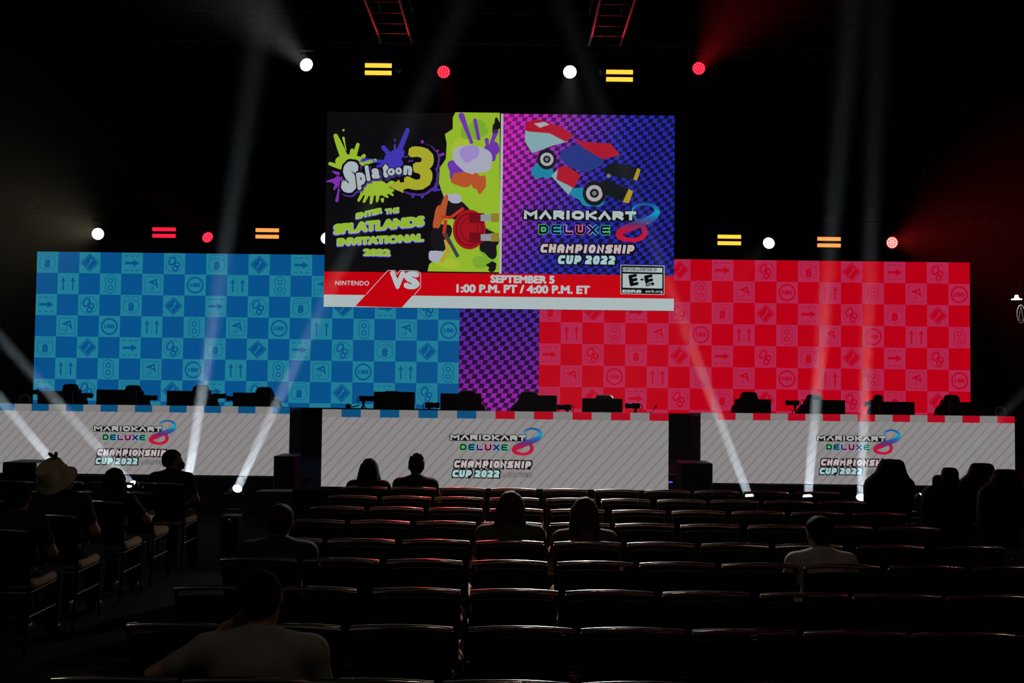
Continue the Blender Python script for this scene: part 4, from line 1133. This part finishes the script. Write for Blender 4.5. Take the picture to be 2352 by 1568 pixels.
desk_camera(192, 908, 15.6, ZTL, 1, 'camera beside the leftmost monitor of blue edged desk')
desk_camera(340, 913, 15.6, ZTL, 1, 'camera right of the second monitor on blue edged desk')
desk_camera(498, 909, 15.6, ZTL, 1, 'camera right of the third monitor on blue edged desk')
desk_camera(542, 915, 15.45, ZTL, -1, 'camera against the monitor nearest the middle on blue edged desk')
desk_camera(1826, 925, 15.4, ZTR, -1, 'camera left of second monitor on red edged desk')
desk_camera(2008, 928, 15.4, ZTR, -1, 'camera left of third monitor on red edged desk')
# boom microphone and gooseneck microphone
p = at(808, 932, 13.95); root = thing('boom_microphone', 'ball headed microphone on a low arm left of two coloured desk camera', 'microphone', (p.x, 13.95, ZTC))
MB().ell((-.05, 0, .06), (.035, .03, .032)).build('microphone_head', SOOT, root, smooth=True)
MB().tube([(-.05, 0, .06), (.02, 0, .05), (.1, 0, .075)], .008, 6).build('arm', PLASTIC, root); MB().tube([(-.05, 0, .06), (-.09, 0, .0)], .012, 6).build('foot', PLASTIC, root)
p = at(1495, 945, 13.95); root = thing('gooseneck_microphone', 'slim gooseneck microphone leaning right at two coloured desk end', 'microphone', (p.x, 13.95, ZTC))
MB().rbox((-.03, 0, .012), (.12, .07, .024), .02, axis='z').build('base', PLASTIC, root); MB().tube([(.0, 0, .02), (.03, 0, .05), (.055, 0, .085)], .004, 6).build('neck', DARKMETAL, root)
MB().tube([(.055, 0, .085), (.072, 0, .115)], .011, 8).build('capsule', SOOT, root)
# pale hoops added in place of glints on shiny desk stands
for px, py, Y, zt, lab in ((57, 917, 15.5, ZTL, 'headset standing in for a glint at far left of blue edged desk'), (2298, 942, 15.3, ZTR, 'headset standing in for a glint at right end of red edged desk')):
    p = at(px, py, Y); root = thing('glint_hoop', lab, 'glint_hoop', (p.x, Y, zt))
    q = [(.075 * math.sin(t), 0, .075 - .0 + .075 * -math.cos(t)) for t in [k * math.pi * 1.5 / 14 + math.pi * .25 for k in range(15)]]
    MB().tube(q, .009, 8).build('glint_arc', solid('pale_glint', (.7, .62, .52, 1), .25), root, smooth=True)
    for s in (0, -1): MB().ell(Vector(q[s]) + Vector((0, .0, .012)), (.02, .03, .034), 12, 6).build('arc_end', PLASTIC, root, smooth=True)

# ------------------------------------------------------------------ floor gear before the desks
def speaker(px0, px1, pytop, Y, label, depth=.5):
    a = at(px0, pytop, Y); b = at(px1, pytop, Y); w = b.x - a.x
    root = thing('speaker_box', label, 'speaker', ((a.x + b.x) / 2, Y + depth / 2, 0), 0, 'black speaker boxes before the desks')
    MB().rbox((0, 0, a.z / 2), (w, depth, a.z), .015).build('cabinet', BLACK, root)
    MB().rbox((0, -depth / 2 - .008, a.z / 2 + .02), (w * .88, .014, a.z * .82), .01).build('grille', SOOT, root)
    for s in (-1, 1): MB().rbox((s * (w / 2 + .004), 0, a.z * .7), (.006, .12, .05), .01, axis='x').build('handle', PLASTIC, root)
speaker(629, 676, 1047, 14.3, 'black speaker box at right end of the blue edged desk')
speaker(6, 84, 1061, 13.9, 'low black speaker box at far left before blue edged desk')
speaker(1566, 1637, 1063, 14.3, 'black speaker box hiding lower corner of red edged desk front')
a = at(596, 1126, 14.1); b = at(700, 1127, 14.1)
root = thing('stage_step', 'low black step before the blue edged desk with a pale sheet', 'step', ((a.x + b.x) / 2, 14.06, 0))
MB().box((0, 0, a.z / 2), (b.x - a.x, .3, a.z)).build('block', BLACK, root)
m = MB(); m.v = [(-.30, -.13, a.z + .004), (.29, -.13, a.z + .004), (.31, .12, a.z + .004), (-.1, .12, a.z + .004), (-.30, -.13, a.z + .012), (.29, -.13, a.z + .012), (.31, .12, a.z + .012), (-.1, .12, a.z + .012)]
m.f = [(0, 3, 2, 1), (4, 5, 6, 7), (0, 1, 5, 4), (1, 2, 6, 5), (2, 3, 7, 6), (3, 0, 4, 7)]; m.mi = [0] * 6
tag(m.build('pale_sheet', solid('sheet_white', (.75, .73, .72, 1), .8), None, ((a.x + b.x) / 2, 14.06, 0)), 'pale paper sheet standing in for light floor, on the low step', 'patch')  # pale sheet added in place of a light patch of floor
p = at(1651, 1141, 13.9); m = MB(); m.box((0, 0, p.z / 2), (.42, .28, p.z)); tag(m.build('equipment_case', BLACK, None, (p.x, 13.9, 0)), 'low black case before the red edged desk with a grey sheet on it', 'case')
m = MB(); m.box((0, 0, .004), (.2, .16, .006)); tag(m.build('pale_sheet', solid('sheet_grey', (.4, .39, .39, 1), .8), None, (p.x, 13.9, p.z)), 'grey paper sheet standing in for light floor, on low case before the red edged desk', 'patch')  # grey sheet likewise stands in for light floor
p = at(1540, 1107, 14.3); root = thing('power_unit', 'black power unit with blue light between middle and red edged desk', 'power unit', (p.x, 14.4, 0))
MB().rbox((0, 0, p.z / 2 + .05), (.16, .2, p.z + .1), .012).build('case', BLACK, root); MB().box((0, -.102, p.z), (.055, .006, .02)).build('blue_light', glow((.12, .1, 1, 1), .9), root)
p = at(527, 1193, 11.6); root = thing('power_unit', 'small floor box with tiny red light in the aisle', 'power unit', (p.x, 11.7, 0))
MB().rbox((0, 0, p.z / 2 + .02), (.2, .2, p.z + .04), .012).build('case', BLACK, root); MB().ell((0, -.102, p.z), (.006, .004, .006), 8, 6).build('red_light', glow((1, .02, .03, 1), 1.5), root)
p = at(472, 1292, 6.9); root = thing('drink_can', 'red drink can standing on the aisle floor', 'can', (p.x, 6.9, 0))
MB().lathe([(.026, 0), (.033, .008), (.033, .105), (.027, .118)], 18).build('body', solid('can_red', (.35, .015, .02, 1), .3, .6), root, smooth=True); MB().lathe([(.027, .118), (.026, .122), (.02, .119)], 18).build('lid', CHROME, root)
# pendant lamp and ring sign far right
p = at(2335, 688, 22.0); root = thing('pendant_lamp', 'flat white pendant lamp glowing at the far right', 'ceiling lamp', (p.x, 22.0, 12))
MB().lathe([(.03, p.z - 12 + .1), (.05, p.z - 12 + .03), (.11, p.z - 12 + .015), (.11, p.z - 12)], 20).build('shade', glow((1, .98, .95, 1), 2.5, False, 'shade_white'), root); MB().tube([(0, 0, -.06), (0, 0, p.z - 12 + .1)], .006, 6).build('cord', DARKMETAL, root)
L = bpy.data.lights.new('lamp_light', 'POINT'); L.energy = 3.0; L.shadow_soft_size = .05; o = bpy.data.objects.new('lamp_light', L); COL.objects.link(o); o.parent = root; o.location = (0, -.3, p.z - 12 - .05)
p = at(2345, 721, 22.0); root = thing('ring_sign', 'oval wire sign with a triangle inside hanging at far right', 'sign', (p.x, 22.0, p.z))
ringm = solid('pale_wire', (.6, .58, .55, 1), .4)
q = [(.085 * math.cos(t), 0, .19 * math.sin(t)) for t in [k * math.pi / 12 for k in range(24)]]
MB().tube(q, .010, 6, closed=True).build('ring', ringm, root); MB().tube([(-.05, 0, -.13), (0, 0, .17), (.05, 0, -.13), (-.05, 0, -.13)], .008, 6).build('triangle', ringm, root); MB().tube([(0, 0, .18), (0, 0, 11.9 - p.z)], .004, 6).build('cord', DARKMETAL, root)

# ------------------------------------------------------------------ people: one smooth surface from tapered capsules and ellipsoids
class Body:
    def __init__(s): s.p = []
    def cap(s, a, b, ra, rb, k=.03): s.p.append(('c', np.array(a, float), np.array(b, float), ra, rb, k)); return s
    def ell(s, c, r, k=.025, R=None): s.p.append(('e', np.array(c, float), np.array(r, float), None if R is None else np.array(R), 0, k)); return s
    def field(s, lo, h, n, grow=0.0):
        V = np.full(n, 1.0, np.float32)
        for t, a, b, c, d, k in s.p:
            if t == 'c': mn = np.minimum(a - c, b - d); mx = np.maximum(a + c, b + d)
            else: r = np.max(b); mn = a - r; mx = a + r
            pad = .07 + grow
            i0 = np.maximum(0, np.floor((mn - pad - lo) / h).astype(int)); i1 = np.minimum(n, np.ceil((mx + pad - lo) / h).astype(int) + 1)
            if np.any(i1 <= i0): continue
            g = np.meshgrid(*[lo[q] + h * np.arange(i0[q], i1[q]) for q in range(3)], indexing='ij')
            P = np.stack(g, -1)
            if t == 'c':
                ab = b - a; u = np.clip(((P - a) @ ab) / max(ab @ ab, 1e-9), 0, 1)
                dd = np.linalg.norm(P - a - u[..., None] * ab, axis=-1) - (c + (d - c) * u)
            else:
                q = (P - a) if c is None else (P - a) @ c
                l0 = np.linalg.norm(q / b, axis=-1); l1 = np.linalg.norm(q / (b * b), axis=-1) + 1e-9
                dd = l0 * (l0 - 1) / l1
            dd = dd - grow
            sl = tuple(slice(i0[q], i1[q]) for q in range(3)); v = V[sl]
            hh = np.clip(.5 + .5 * (v - dd) / k, 0, 1); V[sl] = v * (1 - hh) + dd * hh - k * hh * (1 - hh)
        return V
    def bounds(s):
        mn = np.min([np.minimum(a - c, b - d) if t == 'c' else a - np.max(b) for t, a, b, c, d, k in s.p], 0)
        mx = np.max([np.maximum(a + c, b + d) if t == 'c' else a + np.max(b) for t, a, b, c, d, k in s.p], 0)
        return mn, mx
def nets(V, lo, h):
    """surface nets: vertices and quads of the zero level"""
    n = V.shape; neg = V < 0
    c = np.zeros((n[0] - 1, n[1] - 1, n[2] - 1, 3)); w = np.zeros((n[0] - 1, n[1] - 1, n[2] - 1))
    off = [(i, j, k) for i in (0, 1) for j in (0, 1) for k in (0, 1)]
    def sub(A, o): return A[o[0]:n[0] - 1 + o[0], o[1]:n[1] - 1 + o[1], o[2]:n[2] - 1 + o[2]]
    for ia in range(8):
        for ib in range(ia + 1, 8):
            a, b = off[ia], off[ib]
            if sum(abs(a[q] - b[q]) for q in range(3)) != 1: continue
            va, vb = sub(V, a), sub(V, b); m = (va < 0) != (vb < 0)
            t = np.where(m, va / np.where(m, va - vb, 1), 0)
            for q in range(3): c[..., q] += np.where(m, a[q] + (b[q] - a[q]) * t, 0)
            w += m
    act = w > 0; idx = -np.ones(act.shape, int); idx[act] = np.arange(act.sum())
    pos = np.argwhere(act); verts = lo + h * (pos + c[act] / w[act][:, None])
    quads = []
    for ax in range(3):
        a, b = [q for q in range(3) if q != ax]
        s0 = [slice(None)] * 3; s1 = [slice(None)] * 3
        s0[ax] = slice(0, -1); s1[ax] = slice(1, None)
        x = neg[tuple(s0)] != neg[tuple(s1)]
        e = np.argwhere(x); e = e[(e[:, a] > 0) & (e[:, b] > 0) & (e[:, a] < n[a] - 1) & (e[:, b] < n[b] - 1)]
        if not len(e): continue
        def cell(da, db):
            q = e.copy(); q[:, a] -= da; q[:, b] -= db; return idx[q[:, 0], q[:, 1], q[:, 2]]
        f = np.stack([cell(1, 1), cell(0, 1), cell(0, 0), cell(1, 0)], 1)
        fl = neg[e[:, 0], e[:, 1], e[:, 2]]
        if ax == 1: fl = ~fl
        f[~fl] = f[~fl][:, ::-1]
        quads.append(f)
    Q_ = np.concatenate(quads); Q_ = Q_[(Q_ >= 0).all(1)]
    return verts, Q_
def sdf_object(name, body, mat, parent, h=.012, grow=0.0, cut=None, noise=0.0, seed=0):
    """cut: function(P)->field joined by max (keeps where negative)"""
    lo, hi = body.bounds(); lo = lo - grow - 3 * h; hi = hi + grow + 3 * h
    n = np.ceil((hi - lo) / h).astype(int) + 1
    V = body.field(lo, h, tuple(n), grow)
    if cut is not None or noise:
        g = np.meshgrid(*[lo[q] + h * np.arange(n[q]) for q in range(3)], indexing='ij'); P = np.stack(g, -1)
        if noise: V = V + noise * (np.sin(P[..., 0] * 95 + seed) + .6 * np.sin(P[..., 0] * 190 + P[..., 2] * 9 + seed * 2) + .7 * np.sin(P[..., 1] * 120 + seed))
        if cut is not None: V = np.maximum(V, cut(P))
    v, q = nets(V, lo, h)
    me = bpy.data.meshes.new(name); me.from_pydata(v.tolist(), [], q.tolist()); me.materials.append(mat)
    me.polygons.foreach_set('use_smooth', [True] * len(me.polygons)); me.update()
    return link(name, me, parent)
def rotm(yaw=0, pitch=0, roll=0):
    return np.array((Matrix.Rotation(yaw, 3, 'Z') @ Matrix.Rotation(pitch, 3, 'X') @ Matrix.Rotation(roll, 3, 'Y')))
SKIN = [solid('skin_light', (.42, .22, .15, 1), .55), solid('skin_mid', (.30, .15, .09, 1), .55), solid('skin_dark', (.13, .065, .04, 1), .55)]
def hand(B, w, d, side, curl=.5, sc=1.0):
    """palm and five fingers from wrist w along d, thumb towards side"""
    w = np.array(w, float); d = np.array(d, float); d /= np.linalg.norm(d); s = np.array(side, float); s -= d * (s @ d); s /= np.linalg.norm(s); nrm = np.cross(s, d)
    R = np.stack([s, d, nrm], 1)
    B.ell(w + d * .05 * sc, (.042 * sc, .055 * sc, .017 * sc), .012, R)
    for i, (o, L) in enumerate(((.030, .072), (.010, .08), (-.010, .075), (-.029, .058))):
        a = w + d * .09 * sc + s * o * sc; m = a + (d * math.cos(curl) + nrm * -math.sin(curl)) * L * .5 * sc; e = m + (d * math.cos(curl * 2.2) + nrm * -math.sin(curl * 2.2)) * L * .5 * sc
        B.cap(a, m, .0095 * sc, .009 * sc, .006); B.cap(m, e, .009 * sc, .0075 * sc, .006)
    a = w + d * .03 * sc + s * .034 * sc; m = a + (s * .7 + d * .6) * .035 * sc; e = m + (s * .25 + d * .95 - nrm * .3) * .03 * sc
    B.cap(a, m, .013 * sc, .011 * sc, .01); B.cap(m, e, .011 * sc, .009 * sc, .008)
def person(name_label, x, y, z0, sc, skin, shirt, pants, hair_mat, hair='short', head_yaw=0.0, head_pitch=0.1, head_roll=0.0, lean=0.0, side=0.0, twist=0.0, fat=1.0, sleeves='short',
           arms=None, h=.012, hat=None, mask=False, spiky=0, elbows=.25, hair_len=.3, shoulders=.185, hair_w=1.0):
    """seated figure facing +y; (x, y) = middle of the hips; sc scales the whole figure"""
    root = thing('person', name_label, 'person', (x, y, z0), twist)
    root.scale = (sc, sc, sc)
    P = lambda px, py, pz: (px + side * max(0, pz - .5), py + lean * max(0, pz - .5), pz)
    pel, wst, chs, nkb = P(0, 0, .545), P(0, -.02, .72), P(0, -.035, .92), P(0, -.03, 1.055)
    hc = np.array(P(0, 0.0, 1.205)) + np.array((0, .02, 0))
    R = rotm(head_yaw, -head_pitch, head_roll)
    hp = lambda a, b, c: hc + R @ np.array((a, b, c))
    shl = [P(-shoulders, -.03, 1.0), P(shoulders, -.03, 1.0)]
    if arms is None: arms = {}
    el = [arms.get('el', P(-elbows - .02, .03, .76)), arms.get('er', P(elbows + .02, .03, .76))]
    wr = [arms.get('wl', (-.10, .26, .655)), arms.get('wr', (.10, .26, .655))]
    kn = [(-.115, .42, .53), (.115, .42, .53)]; an = [(-.12, .40, .10), (.12, .40, .10)]; hip = [(-.09, .02, .54), (.09, .02, .54)]
    T = Body()                                             # trunk and upper arms, shared by skin and shirt
    def trunk(B, g=0.0):
        B.cap(pel, wst, .125 * fat + g, .118 * fat + g, .05); B.ell(np.array(pel) + (0, .01, .0), (.165 * fat + g, .12 * fat + g, .10 + g), .05)
        B.ell(np.array(wst) + (0, .0, .03), (.145 * fat + g, .105 * fat + g, .14 + g), .05); B.ell(np.array(chs), (.165 * fat + g, .11 * fat + g, .15 + g), .05)
        B.cap(shl[0], shl[1], .058 + g, .058 + g, .05); B.cap(chs, nkb, .085 + g, .055 + g, .05)
        for s in (0, 1): B.cap(np.array(nkb) + (0, 0, .01), np.array(shl[s]) + (0, 0, .005), .045 + g, .05 + g, .05)
        for s in (0, 1): B.cap(shl[s], el[s], .052 * fat + g, .042 + g, .03)
    B = Body(); trunk(B)
    for s in (0, 1):
        B.cap(el[s], wr[s], .042, .028, .02); d = np.array(wr[s]) - np.array(el[s])
        hd = arms.get('hl' if s == 0 else 'hr', tuple(d)); hand(B, wr[s], hd, (1 if s == 0 else -1, .3, .25), arms.get('curl', .45))
        B.cap(hip[s], kn[s], .085 * fat, .06, .03); B.cap(kn[s], an[s], .058, .038, .02); B.cap(an[s], (an[s][0], an[s][1] + .15, .045), .042, .03, .02)
    B.cap(nkb, hp(0, -.02, -.06), .058, .054, .02)
    B.ell(hp(0, -.012, .03), (.078, .098, .092), .03, R); B.ell(hp(0, .022, -.035), (.062, .078, .085), .03, R); B.ell(hp(0, .06, -.095), (.03, .03, .025), .02, R)
    B.cap(hp(0, .09, .02), hp(0, .112, -.03), .010, .016, .012); B.cap(hp(-.02, .092, -.068), hp(.02, .092, -.068), .009, .009, .01)
    for s in (-1, 1): B.ell(hp(s * .082, -.005, -.01), (.012, .022, .034), .01, R); B.ell(hp(s * .032, .088, .018), (.016, .012, .012), .012, R)
    sdf_object('body', B, skin, root, h)
    S = Body(); trunk(S, .0)
    el_top = .0
    nk = np.array(nkb)
    if sleeves == 'long':
        for s in (0, 1): S.cap(el[s], wr[s], .044, .033, .02)
    def cut_shirt(Q3):
        d = -(Q3[..., 2] - .52)                              # hem
        neck = .075 - np.linalg.norm(Q3 - (nk + np.array((0, .035, .045))), axis=-1)
        d = np.maximum(d, neck)
        if sleeves != 'long':
            for s in (0, 1):
                a = np.array(shl[s]); b = np.array(el[s]); u = (b - a) / np.linalg.norm(b - a); L = np.linalg.norm(b - a) * .72
                tt = (Q3 - a) @ u; r = np.linalg.norm(Q3 - a - tt[..., None] * u, axis=-1)
                d = np.maximum(d, np.where(r < .085, np.minimum(tt - L, .085 - r), -1))
        return d
    sdf_object('shirt', S, shirt, root, h, .011, cut_shirt)
    Tr = Body()
    for s in (0, 1): Tr.cap(hip[s], kn[s], .085 * fat, .062, .03); Tr.cap(kn[s], an[s], .062, .05, .02)
    Tr.ell(np.array(pel), (.165 * fat, .125 * fat, .09), .04)
    sdf_object('trousers', Tr, pants, root, max(h, .014), .013, lambda Q3: np.maximum(-(Q3[..., 2] - .10), Q3[..., 2] - .63))
    for s in (0, 1):
        Sh = Body(); Sh.cap((an[s][0], an[s][1] - .02, .055), (an[s][0], an[s][1] + .16, .04), .047, .042, .02); sdf_object('shoe', Sh, SOOT, root, .012, 0, lambda Q3: -(Q3[..., 2] - .004))
    if hair != 'none':
        Hh = Body(); Hh.ell(hp(0, -.02, .034), (.09, .104, .092), .02, R); Hh.ell(hp(0, -.055, -.01), (.074, .062, .085), .03, R)
        if hair == 'long':
            base = hp(0, -.075, -.02); low = np.array(P(0, -.10, 1.205 - hair_len))
            for dx in (-.055, 0, .055):
                Hh.cap(hp(dx, -.05, -.02), np.array(low) + (dx * (.9 + hair_w * .6), 0, 0), .052, .05, .03)
            for s in (-1, 1): Hh.cap(hp(s * .075, -.01, .02), np.array(low) + (s * (.055 + .05 * hair_w), .045, .02), .03, .035, .03)
        Ri = np.linalg.inv(R)
        def cut_face(Q3):
            q = (Q3 - hc) @ Ri.T
            f = np.minimum(q[..., 1] - .035, .075 - q[..., 2]) if hair == 'long' else np.minimum(q[..., 1] + .005 - .5 * np.clip(q[..., 2], 0, .2), .062 - q[..., 2])
            if hair == 'short': f = np.maximum(f, np.minimum(-(q[..., 2] + .075), 1))
            return f
        ho = sdf_object('hair', Hh, hair_mat, root, min(h, .010), .004, cut_face, .0022 if hair == 'long' else .0012, 3)
        if spiky:
            rnd = random.Random(spiky); m = MB()
            for k in range(46):
                a = rnd.uniform(0, 6.28); e = rnd.uniform(.5, 1.5)
                n_ = Vector((math.cos(a) * math.cos(e), math.sin(a) * math.cos(e) - .1, math.sin(e))); b0 = Vector(hp(n_.x * .08, -.02 + n_.y * .095, .036 + n_.z * .088))
                t_ = Vector(R @ np.array(n_ + Vector((rnd.uniform(-.4, .4), rnd.uniform(-.4, .4), .3)))).normalized()
                m.tube([b0, b0 + t_ * .018, b0 + t_ * rnd.uniform(.026, .038)], [.014, .010, .002], 5)
            m.build('hair_tuft', hair_mat, root, smooth=True)
    if mask:
        Mk = Body(); Mk.ell(hp(0, .075, -.05), (.058, .055, .055), .02, R); Mk.ell(hp(0, .105, -.045), (.03, .032, .045), .02, R); sdf_object('face_mask', Mk, solid('mask_black', (.02, .02, .021, 1), .8), root, .009)
        m = MB()
        for s in (-1, 1): m.tube([hp(s * .058, .07, -.04), hp(s * .084, .01, -.02), hp(s * .085, -.015, .0)], .003, 5)
        m.build('ear_loop', solid('mask_black', (.02, .02, .021, 1), .8), root)
    return root, hp, R
def seat_xy(key):
    o = SEAT[key]; return o.location.x, o.location.y
DARKC = solid('shirt_black', (.012, .012, .014, 1), .85, noise=.2, nscale=30, bump=.1)
NAVY = solid('shirt_navy', (.014, .019, .03, 1), .85, noise=.2, nscale=30, bump=.1)
OLIVE = solid('shirt_olive', (.055, .055, .022, 1), .85, noise=.2, nscale=30, bump=.1)
BROWNC = solid('shirt_brown', (.07, .04, .025, 1), .85, noise=.3, nscale=30, bump=.1)
PALE = solid('shirt_pale_grey', (.42, .38, .34, 1), .85, noise=.12, nscale=20, bump=.15)
GREYC = solid('shirt_grey', (.30, .30, .27, 1), .85, noise=.15, nscale=20, bump=.15)
JEAN = solid('dark_denim', (.004, .0045, .006, 1), .9, noise=.2, nscale=60, spec=.1)
HAIRB = solid('hair_black', (.008, .007, .006, 1), .7, spec=.15); HAIRR = solid('hair_auburn', (.045, .014, .009, 1), .7, spec=.15); HAIRN = solid('hair_brown', (.022, .013, .009, 1), .7, spec=.15)
def seated(key, dx=0.0, **k):
    x, y = seat_xy(key); return person(k.pop('label'), x + dx, y - .045, k.pop('z0', -.0), **k)
def top_scale(key, px, py, Yoff=.02, top=1.345):
    """scale that lifts the crown to the pixel row py"""
    x, y = seat_xy(key); return at(px, py, y + Yoff).z / top
seated((0, 0), .01, label='person with long dark hair in the front row, seen before striped desk', sc=top_scale((0, 0), 828, 1049), skin=SKIN[0], shirt=DARKC, pants=JEAN, hair_mat=HAIRB, hair='long', hair_len=.38, hair_w=2.2)
seated((0, 1), .0, label='person with short spiky dark hair in the front row', sc=top_scale((0, 1), 947, 1042), skin=SKIN[0], shirt=DARKC, pants=JEAN, hair_mat=HAIRB, spiky=5, fat=1.05, head_yaw=.15)
x, y = seat_xy((5, 0)); person('person with cropped hair and dark navy shirt beside the aisle', x + .055, y - .045, 0, sc=top_scale((5, 0), 618, 1150), skin=SKIN[0], shirt=NAVY, pants=JEAN, hair_mat=HAIRN, fat=1.15, shoulders=.2, side=.02)
seated((4, 3), .0, label='person with long auburn hair and olive top with a shoulder strap', sc=top_scale((4, 3), 1162, 1122), skin=SKIN[0], shirt=OLIVE, pants=JEAN, hair_mat=HAIRR, hair='long', hair_len=.42, fat=1.1, shoulders=.195)
seated((4, 4), .0, label='person with long reddish hair and brown top', sc=top_scale((4, 4), 1350, 1136), skin=SKIN[0], shirt=BROWNC, pants=JEAN, hair_mat=HAIRR, hair='long', hair_len=.33)
x, y = seat_xy((5, 7)); person('person in a pale grey shirt sitting alone on the right', x - .04, y - .045, 0, sc=top_scale((5, 7), 1902, 1178), skin=SKIN[1], shirt=PALE, pants=JEAN, hair_mat=HAIRB, head_yaw=.35, head_roll=-.08, fat=1.0, side=-.03)
x, y = seat_xy(('L', 0, 0)); person('person wearing a face mask turned right, left of the aisle', x + .02, y - .045, 0, sc=top_scale(('L', 0, 0), 388, 1029), skin=SKIN[1], shirt=DARKC, pants=JEAN, hair_mat=HAIRB, head_yaw=-1.0, mask=True, fat=1.05)
x, y = seat_xy(('L', 2, 0)); person('person with long dark hair leaning in the left block', x + .02, y - .045, 0, sc=top_scale(('L', 2, 0), 225, 1070), skin=SKIN[0], shirt=DARKC, pants=JEAN, hair_mat=HAIRB, hair='long', hair_len=.4, fat=1.1, side=.04, elbows=.31, arms={'er': (.36, .06, .80), 'wr': (.30, .30, .80)})
x, y = seat_xy(('L', 4, 0)); person('person with dark hair at the far left edge', x + .03, y - .045, 0, sc=top_scale(('L', 4, 0), 15, 1100), skin=SKIN[1], shirt=DARKC, pants=JEAN, hair_mat=HAIRB, fat=1.1)
# bucket hat wearer, head tipped back to the left
x, y = seat_xy(('L', 3, 0)); s_ = top_scale(('L', 3, 0), 130, 1062, top=1.32)
rt, hp, R = person('person in a dark top wearing a cream bucket hat with leaf', x, y - .045, 0, sc=s_, skin=SKIN[0], shirt=DARKC, pants=JEAN, hair_mat=HAIRB, head_roll=-.5, head_pitch=-.35, head_yaw=.2, side=-.02, fat=1.15)
CREAM = solid('hat_cream', (.50, .46, .30, 1), .9, noise=.12, nscale=25, bump=.2)
ax = Vector((-.28, -.60, .75)).normalized(); hb = at(109, 1069, y - .20) - ax * .135
hatp = thing('bucket_hat', 'cream bucket hat with a small dark leaf on top', 'hat', hb)
Mh = aim(ax)
MB().lathe([(.150, -.035), (.154, -.028), (.118, .012), (.112, .03), (.104, .126), (.100, .132), (.094, .135), (.001, .137)], 40, 0, Mh).build('crown', CREAM, hatp, smooth=True, angle=38)
lf = MB(); l0 = at(123, 1055, y - .17) - hb
for dx_ in (-.02, .016): lf.ell(l0 + Vector((dx_, 0, .035)), (.015, .008, .027), 10, 6, 0, Matrix.Rotation(-1.0 if dx_ < 0 else .15, 3, 'Y'))
lf.tube([l0, l0 + Vector((0, 0, .03))], .004, 5); lf.build('leaf', solid('leaf_dark', (.012, .02, .008, 1), .6), hatp, smooth=True)
# foreground person resting the head on a raised hand
x, y = seat_xy((8, 1)); s_ = .89
fp, hp, R = person('foreground person in grey shirt leaning the head on one hand', x, y - .06, 0, sc=s_, skin=SKIN[0], shirt=GREYC, pants=JEAN, hair_mat=HAIRB, fat=1.2, shoulders=.215, lean=.12, side=-.05, head_roll=-.25, head_pitch=.3, h=.010,
       arms={'el': (-.46, .02, .90), 'wl': (-.22, .10, 1.05), 'hl': (.8, .2, .5), 'curl': .35})
wa = Vector((-.22, .10, 1.05)); wd = (wa - Vector((-.46, .02, .90))).normalized()
MB().lathe([(.033, -.02), (.036, -.015), (.036, .015), (.033, .02)], 20, 0, aim(wd), wa - wd * .03).build('wristband', solid('band_teal', (.05, .16, .17, 1), .6), fp, smooth=True)
